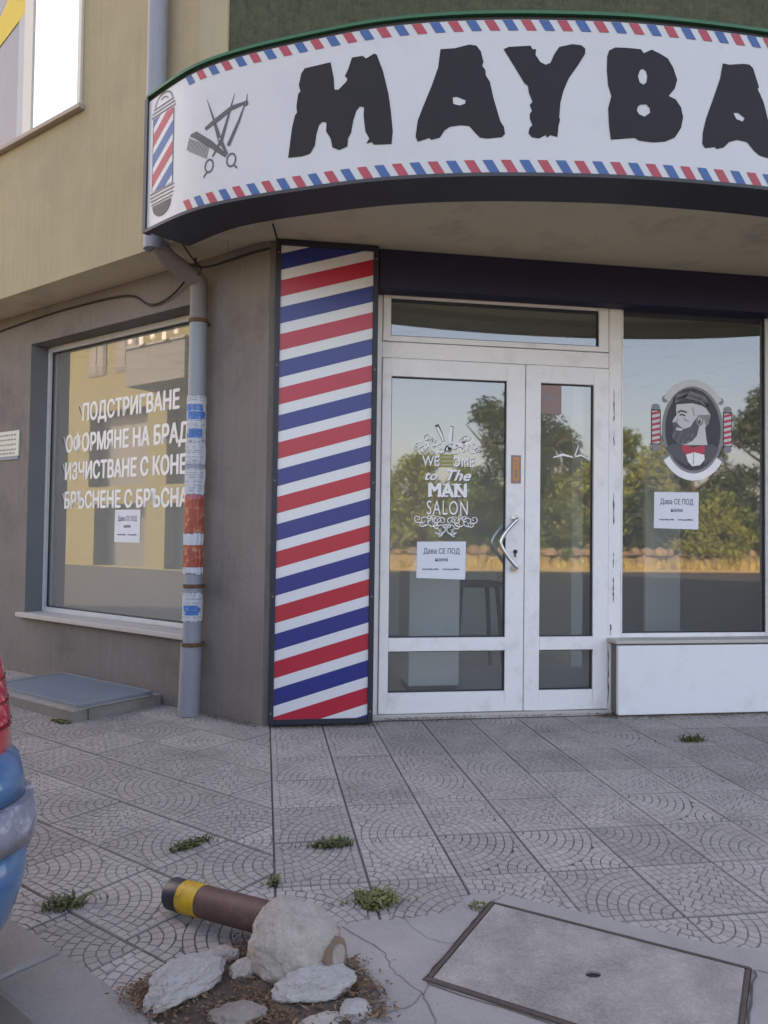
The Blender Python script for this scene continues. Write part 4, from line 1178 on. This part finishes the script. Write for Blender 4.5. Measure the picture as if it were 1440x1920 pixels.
# ------------------------------------------------------------------ torn-out bollard and rubble
def rock_mesh(center, size, seed, rot=0., sub=5, cuts=7, rough=.12, flat=1., taper=0.):
    rnd = random.Random(seed)
    bm = bmesh.new(); bmesh.ops.create_icosphere(bm, subdivisions=sub, radius=1)
    pl = [(Vector((rnd.gauss(0, 1), rnd.gauss(0, 1), rnd.gauss(0, 1))).normalized(), rnd.uniform(.55, .85)) for _ in range(cuts)]
    for v in bm.verts:
        for n_, d in pl:
            k = v.co.dot(n_)
            if k > d: v.co -= n_ * (k - d) * .80
        v.co += v.co.normalized() * (noise.fractal(v.co * 2.6 + Vector((seed, 0, 0)), .8, 2.1, 6) * rough)
        if v.co.z < -.72 * flat: v.co.z = -.72 * flat
    lo = min(v.co.z for v in bm.verts)
    out = MB(); Rz = Matrix.Rotation(rot, 3, 'Z')
    vs = []
    for v in bm.verts:
        tp = 1 - taper * max(0, v.co.z + .3)
        q = Rz @ Vector((v.co.x * size[0] * tp, v.co.y * size[1] * tp, (v.co.z - lo) * size[2]))
        vs.append(Vector(center) + q)
    bm.verts.index_update()
    out.add(vs, [[x.index for x in f.verts] for f in bm.faces], 0, False)
    bm.free()
    return out
bo = thing('fallen_bollard', (-.05, 2.2, 0), 'uprooted brown steel bollard with yellow band lying by its concrete footing', 'bollard')
A, Bq = Vector((-.250, 2.362, .047)), Vector((.07, 2.065, .088))
ax_ = (Bq - A)
def al(t): return A + ax_ * t
MB().tube([al(.30), al(1.0)], .0435, 24).build('post', bol_brown, bo)
MB().tube([al(.13), al(.31)], .0448, 24).build('yellow_band', bol_yel, bo)
m = MB().tube([al(.0), al(.015), al(.135)], [.040, .0448, .0448], 24)
m.build('end_cap', bol_cap, bo)
def footing():
    """Concrete lump cast round the foot of the bollard: a rough truncated cone."""
    o = rock_mesh((.098, 1.99, -.014), (.125, .112, .128), 71, R(-25), sub=5, cuts=4, rough=.085, taper=.20).build('concrete_footing', rockm, bo)
    # rusty ring where the buried pipe end shows in the side of the lump
    c = Vector((.188, 1.928, .070)); d = Vector((.72, -.60, .1)).normalized()
    MB().tube([c - d * .05, c + d * .014], .042, 22).build('pipe_stub', mat('old_mortar', (.20, .135, .095), .95, .25, 18, 90, .6), bo)
    MB().tube([c - d * .02, c + d * .020], .026, 18).build('stub_core', mat('core_mortar', (.30, .27, .235), .95, .2, 18, 90, .6), bo)
footing()
for lab, c, sz_, sd_, rt, mm in (
        ('long flat slab of broken concrete left of the bollard footing', (-.165, 1.925, -.004), (.130, .058, .052), 13, R(40), rock_fresh),
        ('flat pale concrete chunk in front of the bollard footing', (.137, 1.873, -.004), (.100, .052, .046), 29, R(14), rock_fresh),
        ('rounded concrete lump between the bollard post and the long slab', (-.088, 2.062, -.004), (.044, .032, .026), 31, R(10), rockm),
        ('small concrete lump beside the left foot of the footing', (-.028, 1.985, -.004), (.040, .036, .026), 37, R(50), rockm),
        ('earth stained chunk half buried at the bottom edge of the photo', (-.045, 1.80, -.012), (.075, .05, .030), 41, R(5), soilm if False else mat('stained_concrete', (.22, .185, .16), .95, .25, 14, 120, .9, bumpscale=45)),
        ('low grey concrete fragment right of the pale chunk', (.232, 1.80, -.010), (.050, .040, .020), 43, R(-20), rock_fresh),
        ('thin grey fragment lowest in front of the pale chunk', (.15, 1.765, -.012), (.06, .035, .020), 47, R(12), rockm)):
    tag(rock_mesh(c, sz_, sd_, rt).build('concrete_chunk', mm), lab, 'rubble', 'broken concrete round the bollard')

# ------------------------------------------------------------------ weeds and leaf litter
def weed(label, x, y, rad, h, n, m, stretch=(1, 1), rot=0., seed=1):
    rnd = random.Random(seed); mb = MB()
    n = int(n * .42)
    for i in range(n):
        a = rnd.uniform(0, 2 * math.pi); r = rad * 1.25 * rnd.random() ** .8; dx, dy = r * math.cos(a) * stretch[0], r * math.sin(a) * stretch[1]
        bx_, by_ = x + dx * math.cos(rot) - dy * math.sin(rot), y + dx * math.sin(rot) + dy * math.cos(rot)
        L = h * rnd.uniform(.3, 1.1); b = rnd.uniform(0, 2 * math.pi); lean = rnd.uniform(.4, 1.8) * L; w_ = rnd.uniform(.0018, .0045)
        d = Vector((math.cos(b), math.sin(b), 0)); s = Vector((-d.y, d.x, 0)) * w_
        p0, p1, p2 = Vector((bx_, by_, -.004)), Vector((bx_, by_, L * .6)) + d * lean * .4, Vector((bx_, by_, L * .75)) + d * lean
        mb.add([p0 - s, p0 + s, p1 + s * 1.3, p1 - s * 1.3, p2], [(0, 1, 2, 3), (3, 2, 4)], 0)
    for i in range(int(n * .35)):       # runners following the joint
        q = rnd.gauss(0, rad * 1.6); e = rnd.gauss(0, .006)
        bx_, by_ = x + q * math.cos(rot) - e * math.sin(rot), y + q * math.sin(rot) + e * math.cos(rot)
        b = rnd.uniform(0, 6.28); d = Vector((math.cos(b), math.sin(b), 0)) * h * rnd.uniform(.3, .9); s = Vector((-d.y, d.x, 0)).normalized() * rnd.uniform(.001, .003)
        p0 = Vector((bx_, by_, -.004)); p2 = p0 + d + Vector((0, 0, h * rnd.uniform(.3, .7)))
        mb.add([p0 - s, p0 + s, p2], [(0, 1, 2)], 0)
    t = thing('weed', (x, y, 0), label, 'weed', 'weeds in the paving joints')
    mb.build('leaves', m, t, origin=(x, y, 0))
weed('flat green weed in the joint behind the bollard footing', .267, 2.772, .062, .022, 420, weedm, (1, .45), R(4), 1)
weed('grassy strip along the diagonal joint behind the bollard post', -.235, 2.83, .07, .022, 420, weedm, (1, .28), R(42), 2)
weed('round yellowish tuft right of the bollard footing', .357, 2.335, .050, .030, 620, weed_y, (1, .95), 0, 3)
weed('ragged dark weed beside the parked car', -.57, 2.42, .045, .032, 300, weedm, (1.1, .7), R(20), 4)
weed('small moss tuft at the back corner of the manhole cover', .652, 2.245, .030, .016, 220, weed_y, (1, .8), 0, 5)
weed('dark weed sprig in front of the white plinth panel', 2.355, 3.93, .050, .045, 170, weedm, (1.2, .5), 0, 6)
weed('tiny tuft in the seam just behind the footing', .052, 2.50, .020, .02, 130, weedm, (.7, 1.4), 0, 7)
weed('moss clump under the front corner of the utility hatch', *Lp(.97, .665, 0)[:2], .07, .014, 380, weed_y, (1, .35), R(135), 8)
weed('dry weeds at the far left side of the utility hatch', *Lp(2.12, .60, 0)[:2], .12, .03, 420, weed_y, (1, .5), R(135), 9)

def leaves(name, spots, m, n, size, label, z0=.002):
    rnd = random.Random(12); mb = MB()
    for _ in range(n):
        sp = rnd.choice(spots); t = rnd.random()
        x = sp[0] + (sp[2] - sp[0]) * t + rnd.gauss(0, sp[4]); y = sp[1] + (sp[3] - sp[1]) * t + rnd.gauss(0, sp[4])
        s = size * rnd.uniform(.4, 1.3); a = rnd.uniform(0, 6.28); d = Vector((math.cos(a), math.sin(a), rnd.uniform(-.25, .45))) * s; e = Vector((-math.sin(a), math.cos(a), rnd.uniform(-.4, .4))) * s * rnd.uniform(.25, .5)
        c = Vector((x, y, z0 + abs(d.z) + abs(e.z) + rnd.random() * (sp[5] if len(sp) > 5 else .003)))
        mb.add([c - d, c - e, c + d, c + e], [(0, 1, 2, 3)], 0)
    return tag(mb.build(name, m, kind='stuff'), label, 'leaves')
leaves('leaf_litter', [(.70, 4.57, 2.18, 4.57, .014), (2.18, 4.48, 3.35, 4.47, .016), (.05, 4.44, .66, 4.43, .016), (.68, 4.56, 1.3, 4.55, .03), (2.1, 4.5, 2.2, 4.55, .03), (*Lp(.02, .03, 0)[:2], *Lp(.45, .03, 0)[:2], .02), (2.2, 4.42, 3.3, 4.40, .03)], litter, 1500, .009, 'dry brown leaf litter swept along the foot of the shopfront')
leaves('leaf_litter', [(-.02, 2.13, .02, 1.95, .035, .012), (.03, 1.93, .28, 1.87, .03, .012), (-.15, 1.83, .10, 1.75, .05, .012), (-.28, 1.92, -.2, 1.85, .02), (.0, 1.9, .05, 1.78, .04, .012), (-.30, 1.93, -.22, 1.98, .02), (-.20, 1.90, .25, 1.72, .045, .010), (.0, 2.14, .18, 2.08, .03, .006), (.24, 2.0, .28, 1.75, .02, .006)], litter, 3600, .0075, 'dry brown leaves and twigs in the hole round the bollard footing', .010)
rnd = random.Random(77)
mb = MB()
for _ in range(260):       # scattered grit and crumbs on the paving
    x, y = rnd.uniform(-1.3, 2.4), rnd.uniform(1.7, 4.4)
    if x + y < 1.9: continue
    s = rnd.uniform(.0015, .005)
    c = Vector((x, y, s * .4)); vs = [c + Vector((rnd.uniform(-s, s), rnd.uniform(-s, s), rnd.uniform(-s * .4, s))) for _ in range(4)]
    mb.add(vs, [(0, 1, 2), (0, 2, 3), (0, 3, 1), (1, 3, 2)], 0)
for _ in range(420):
    a, r = rnd.uniform(0, 6.28), abs(rnd.gauss(.12, .12)); x, y = .02 + r * 1.3 * math.cos(a), 1.92 + r * math.sin(a)
    s = rnd.uniform(.0015, .008) * (1 if rnd.random() < .85 else 1.8)
    c = Vector((x, y, s * .4 + .004)); vs = [c + Vector((rnd.uniform(-s, s), rnd.uniform(-s, s), rnd.uniform(-s * .4, s))) for _ in range(4)]
    mb.add(vs, [(0, 1, 2), (0, 2, 3), (0, 3, 1), (1, 3, 2)], 0)
tag(mb.build('grit', rock_fresh, kind='stuff'), 'loose grit scattered over the paving', 'grit')

# ------------------------------------------------------------------ parked car, its rear corner at the left edge
FW, LF = Vector((-S2, S2, 0)), Vector((-S2, -S2, 0))
CO = Vector((-.457, 1.94, -.13))      # rear right corner of the car's outline on the road
def CP(f, l, z): q = CO + FW * f + LF * l; return (q.x, q.y, CO.z + z)
car = thing('parked_car', CP(2., .83, 0), 'blue parked hatchback with red tail lamp, only its rear corner in view', 'car')
def outline(f0, f1, l0, l1, r, n=8):
    out = []
    for (cf, cl, a0) in ((f0 + r, l0 + r, math.pi), (f0 + r, l1 - r, math.pi * .5), (f1 - r, l1 - r, 0), (f1 - r, l0 + r, -math.pi * .5)):
        for i in range(n + 1):
            a = a0 + (math.pi / 2 * i / n if False else -math.pi / 2 * i / n) + math.pi / 2 if False else a0 - math.pi / 2 * i / n + math.pi / 2
            out.append((cf + r * math.cos(a), cl + r * math.sin(a)))
    return out
def loft(name, levels, m, parent, cap=True, label=None):
    mb = MB(); rings = []
    for z, f0, f1, l0, l1, r in levels:
        rings.append([CP(f, l, z) for f, l in outline(f0, f1, l0, l1, r)])
    n = len(rings[0]); vs = [p for q in rings for p in q]
    mb.add(vs, [(j * n + i, j * n + (i + 1) % n, (j + 1) * n + (i + 1) % n, (j + 1) * n + i) for j in range(len(rings) - 1) for i in range(n)], 0, True)
    if cap: mb.add(rings[0], [list(range(n))], 0); mb.add(rings[-1], [list(range(n))], 0)
    o = mb.build(name, m, parent, label=label)
    bm = bmesh.new(); bm.from_mesh(o.data); bmesh.ops.remove_doubles(bm, verts=bm.verts, dist=1e-5); bmesh.ops.recalc_face_normals(bm, faces=bm.faces); bm.to_mesh(o.data); bm.free()
    return o
W_ = 1.66
loft('underbody', [(.16, .14, 3.85, .10, W_ - .10, .2), (.28, .07, 3.93, .05, W_ - .05, .22)], tyre, car)
loft('lower_body', [(.25, .060, 3.95, .05, W_ - .05, .22), (.33, .022, 3.98, .022, W_ - .022, .22), (.42, .0, 4.0, .004, W_ - .004, .22), (.515, -.004, 4.0, .002, W_ - .002, .22)], car_blue, car)
loft('bumper_strip', [(.516, -.016, 4.012, -.008, W_ + .008, .22), (.56, -.020, 4.014, -.012, W_ + .012, .22), (.615, -.012, 4.008, -.006, W_ + .006, .22)], car_scuff, car)
loft('body', [(.619, .004, 3.98, .006, W_ - .006, .22), (.66, .012, 3.96, .008, W_ - .008, .22), (.70, .03, 3.93, .012, W_ - .012, .22), (.725, .09, 3.9, .035, W_ - .035, .22), (.80, .11, 3.85, .035, W_ - .035, .22), (.90, .13, 3.55, .03, W_ - .03, .22), (.955, .17, 3.2, .06, W_ - .06, .22)], car_blue, car)
loft('windows', [(.956, .20, 2.95, .08, W_ - .08, .24), (1.20, .34, 2.45, .17, W_ - .17, .22), (1.36, .46, 2.05, .24, W_ - .24, .22)], mat('car_glass', (.015, .02, .022), .06, .05, 3, 30, 0), car)
loft('roof', [(1.361, .45, 2.06, .235, W_ - .235, .22), (1.41, .52, 1.95, .29, W_ - .29, .22), (1.43, .65, 1.8, .40, W_ - .40, .2)], car_blue, car)
for l0, l1 in ((.0, .26), (W_ - .26, W_)):
    m = MB(); o_ = [q for q in outline(.060, 3.9, .014, W_ - .014, .22)]
    vs = []
    pick = [q for q in o_ if q[0] < .42 and ((q[1] < .30) if l0 == 0 else (q[1] > W_ - .30))]
    for z, dd in ((.705, .012), (.72, .0), (.80, .006), (.92, .03), (1.0, .06)):
        for q in pick: vs.append(CP(q[0] + dd * .8, q[1] + (dd * .5 if l0 == 0 else -dd * .5), z))
    n = len(pick)
    m.add(vs, [(j * n + i, j * n + i + 1, (j + 1) * n + i + 1, (j + 1) * n + i) for j in range(4) for i in range(n - 1)], 0, True)
    tl_ = m.build('tail_lamp', car_red, car)
    rb = MB()
    for z in (.775, .83, .885):
        dd = .006 + (z - .80) * .2
        vv = []
        for q in pick:
            for dz in (-.003, .003):
                vv.append(CP(q[0] + dd * .8 - .0008, q[1] + (dd * .5 - .0008 if l0 == 0 else -dd * .5 + .0008), z + dz))
        rb.add(vv, [(2 * i, 2 * i + 2, 2 * i + 3, 2 * i + 1) for i in range(n - 1)], 0, True)
    rb.build('lens_rib', mat('lens_dark', (.16, .004, .008), .2, .1, 9, 40, 0), tl_)
for l0_ in (.0, W_):       # seam between bumper and wing, and the filler flap line
    m = MB()
    sgn_ = 1 if l0_ == 0 else -1
    m.add([CP(.42, l0_ + sgn_ * .0005, .30), CP(.424, l0_ + sgn_ * .0005, .30), CP(.424, l0_ - sgn_ * .001, .515), CP(.42, l0_ - sgn_ * .001, .515)], [(0, 1, 2, 3)], 0)
    m.build('panel_gap', seal, car)
for f in (.75, 3.2):
    for l, sgn in ((.10, 1), (W_ - .10, -1)):
        wh = MB().tube([CP(f, l, .29), CP(f, l + sgn * .19, .29)], .29, 28).build('wheel', tyre, car)
        MB().tube([CP(f, l - sgn * .006, .29), CP(f, l + sgn * .02, .29)], .19, 24).build('rim', steel, wh)

# ------------------------------------------------------------------ across the streets (what the panes mirror)
verge = MB()
nx, ny = 60, 16
vs = []
for j in range(ny + 1):
    for i in range(nx + 1):
        x = -60 + 150 * i / nx; y = -15.5 - 60 * (j / ny) ** 1.6
        h = min(1.0, (-15.5 - y) / 9) * .55
        z = -.10 + h + .25 * noise.noise((x * .25, y * .25, 0)) * min(1, (-15.5 - y) / 3)
        vs.append((x, y, z))
verge.add(vs, [(j * (nx + 1) + i, (j + 1) * (nx + 1) + i, (j + 1) * (nx + 1) + i + 1, j * (nx + 1) + i + 1) for j in range(ny) for i in range(nx)], 0, True)
verge.build('grass_verge', dry_ground, kind='structure')
rw = thing('stone_wall', (13, -17.5, 0), 'low sunlit rubble stone wall across the street, mirrored in the shop panes', 'wall')
rnd = random.Random(21)
for k in range(150):
    tier = k % 3; x = 2.5 + (k // 3) * .48 + tier * .17
    rock_mesh((x + rnd.uniform(-.1, .1), -17.6 + rnd.uniform(-.2, .2) - tier * .12, -.18 + tier * .27), (rnd.uniform(.22, .40), .24, rnd.uniform(.14, .26)), 100 + k, rnd.uniform(-.4, .4), sub=1, cuts=5, rough=.08).build('stone', stonem, rw)

mbg = MB(); rg = random.Random(5)
for _ in range(9000):
    x, y = rg.uniform(0, 32), -16.2 - abs(rg.gauss(0, 1.6)); L = rg.uniform(.1, .55) * (1 + .6 * noise.noise((x * .6, y * .6, 0))); b = rg.uniform(0, 6.28)
    d = Vector((math.cos(b), math.sin(b), 0)); s_ = Vector((-d.y, d.x, 0)) * rg.uniform(.02, .05); p = Vector((x, y, -.12))
    mbg.add([p - s_, p + s_, p + d * L * .4 + Vector((0, 0, L))], [(0, 1, 2)], 0)
tag(mbg.build('grass', mat('dry_grass', (.42, .33, .11), .85, .2, 2, 30, 0, island=.6), kind='stuff'), 'sunlit dry grass along the verge across the street', 'grass')

def tree(label, x, y, h, cr, m, seed, n=1500, ls=.30, base=.35):
    n, ls, y = n * 4, ls * .42, y + 2.6
    rnd = random.Random(seed); t = thing('tree', (x, y, -.1), label, 'tree', 'trees across the street')
    tk = MB().tube([(x, y, -.2), (x + .1, y, h * .3), (x + rnd.uniform(-.3, .3), y, h * .62), (x + rnd.uniform(-.4, .4), y, h * .9)], [.035 * h, .026 * h, .016 * h, .005 * h], 8)
    for k in range(7):
        a = rnd.uniform(0, 6.28); z0 = h * rnd.uniform(.3, .65); L = cr * rnd.uniform(.6, .95)
        tk.tube([(x, y, z0), (x + math.cos(a) * L * .5, y + math.sin(a) * L * .5, z0 + L * .35), (x + math.cos(a) * L, y + math.sin(a) * L, z0 + L * .8)], [.012 * h, .008 * h, .003 * h], 6)
    tk.build('trunk', bark, t)
    cl = []
    for k in range(44):
        a = rnd.uniform(0, 6.28); zz = rnd.random(); rr = cr * (math.sin(math.pi * min(1, .18 + .82 * zz)) ** .7) * rnd.uniform(.35, 1.)
        cl.append((x + math.cos(a) * rr, y + math.sin(a) * rr, h * (base + (1 - base) * zz), cr * rnd.uniform(.16, .36)))
    mb = MB()
    for _ in range(n):
        c = rnd.choice(cl); d = Vector((rnd.gauss(0, 1), rnd.gauss(0, 1), rnd.gauss(0, .8))).normalized() * c[3] * rnd.random() ** .4
        p = Vector(c[:3]) + d; u = Vector((rnd.gauss(0, 1), rnd.gauss(0, 1), rnd.gauss(0, 1))).normalized(); v = u.orthogonal().normalized()
        s = ls * rnd.uniform(.5, 1.2)
        mb.add([p - u * s, p - v * s * .5, p + u * s, p + v * s * .5], [(0, 1, 2, 3)], 0)
    mb.build('crown', m, t)
for a in (('tall dark spreading tree across the street mirrored in the wide door leaf', 11.2, -27, 7.6, 2.9, foliage_d, 1, 2600, .32, .15),
          ('dark tree across the street mirrored in the narrow door leaf', 14.2, -29, 6.2, 2.0, foliage_d, 2, 1500),
          ('pale green shrubby tree mirrored low in the narrow door leaf', 13.3, -23, 4.0, 1.7, foliage_y, 3, 1300, .24, .1),
          ('olive tree across the street mirrored left in the wide door leaf', 6.2, -24, 4.3, 1.6, foliage_y, 4, 1300, .24, .1),
          ('slim olive tree left of the dark one in the door reflection', 8.3, -25, 3.8, 1.5, foliage, 5, 1200, .24, .1),
          ('bushy olive tree mirrored at the left of the shop window', 16.6, -24, 4.7, 1.9, foliage_y, 6, 1500, .26, .1),
          ('slender tree rising behind the bushes in the shop window reflection', 18.0, -30, 6.6, 1.6, foliage, 7, 1200),
          ('broad dark tree mirrored in the middle of the shop window', 20.3, -27, 6.2, 2.8, foliage_d, 8, 2200, .3, .1),
          ('tallest dark tree mirrored at the right of the shop window', 24.5, -27, 8.6, 3.2, foliage_d, 9, 2400, .32, .12),
          ('low yellowish bush mirrored at the right foot of the shop window', 20.5, -20, 2.4, 1.3, foliage_y, 10, 1000, .2, .05),
          ('low green bush on the verge mirrored between the door leaves', 11.3, -21, 2.3, 1.4, foliage, 11, 1000, .2, .05),
          ('far green tree behind the olive ones in the door reflection', 4.4, -28, 5.0, 2.0, foliage, 12, 1300),
          ('dark bush at the far right of the verge', 29.5, -25, 6.0, 3.0, foliage_d, 13, 1600, .3, .1),
          ('rounded dark green bush left of the bushy olive tree', 15.2, -22, 2.9, 1.7, foliage_d, 15, 1400, .24, .03),
          ('dense dark bush behind the low green one between the door leaves', 9.6, -22.5, 3.0, 1.8, foliage_d, 16, 1500, .24, .03),
          ('leafy mid green bush at the right of the door reflection', 12.9, -26, 3.6, 2.0, foliage, 17, 1500, .24, .03),
          ('dense green bush under the broad dark tree', 18.9, -23, 3.0, 1.8, foliage, 18, 1500, .24, .03),
          ('wide dark bush under the tallest tree', 23.2, -23, 3.2, 2.1, foliage_d, 19, 1600, .24, .03),
          ('dark bush left of the slim olive tree', 7.0, -27, 3.4, 2.0, foliage_d, 20, 1500, .24, .03),
          ('low olive bush mirrored in the middle of the shop window', 17.2, -20.5, 2.2, 1.5, foliage_y, 14, 1000, .2, .05)):
    tree(*a)

# yellow apartment house across the side street, mirrored in the side window
ab = thing('apartment_house', Lp(18, 14, -.13), 'yellow apartment house across the side street, mirrored in the side window', 'building')
FO = 12.0
def AP(u, o, z): return Lp(u, o, z)
OPEN = [(17.75, 21.0, 2.6, 5.2), (15.0, 16.75, 2.6, 5.0), (12.0, 14.2, 2.6, 5.0), (23.6, 26, 2.6, 5.0), (17.75, 20.6, -.1, 2.0), (15.0, 16.75, -.1, 2.0), (23.6, 26.0, -.1, 2.0)]
wm = MB(); us = sorted({8., 30., *[q for o_ in OPEN for q in o_[:2]]}); zs = sorted({-.13, 10.5, *[q for o_ in OPEN for q in o_[2:]]})
for u0, u1 in zip(us[:-1], us[1:]):
    for z0, z1 in zip(zs[:-1], zs[1:]):
        if any(o_[0] <= u0 and u1 <= o_[1] and o_[2] <= z0 and z1 <= o_[3] for o_ in OPEN): continue
        Lbox(wm, u0, u1, FO, FO + .4, z0, z1)
wm.build('wall', apt_y, ab)
lbox('dark_interior', 8.2, 29.8, FO + .401, FO + 7, -.12, 10.4, apt_dk, ab)
for u0, u1 in ((20.1, 21.1), (18.3, 19.55), (24.2, 25.4)):
    wn = lbox('window', u0, u1, FO - .03, FO + .02, 6.5, 7.9, apt_gr, ab)
    lbox('pane', u0 + .1, (u0 + u1) / 2 - .04, FO - .045, FO - .031, 6.6, 7.8, mat('apt_pane', (.10, .10, .10), .15, .2, 1, 10, 0), wn)
    lbox('pane', (u0 + u1) / 2 + .04, u1 - .1, FO - .045, FO - .031, 6.6, 7.8, MATS['apt_pane'], wn)
bc = lbox('balcony', 14.6, 17.4, FO - 1.1, FO - .001, 5.6, 6.75, apt_gr, ab)
lbox('rail', 14.55, 17.45, FO - 1.14, FO - .002, 6.76, 6.84, apt_dk, bc)
for k in range(5):
    lbox('laundry', 14.8 + k * .55, 15.0 + k * .55, FO - 1.19, FO - 1.17, 6.9 - .1 * (k % 2), 7.4, vinyl, bc)
lbox('roof', 7.7, 30.3, FO - .5, FO + 7.4, 10.52, 10.8, stonem, ab)
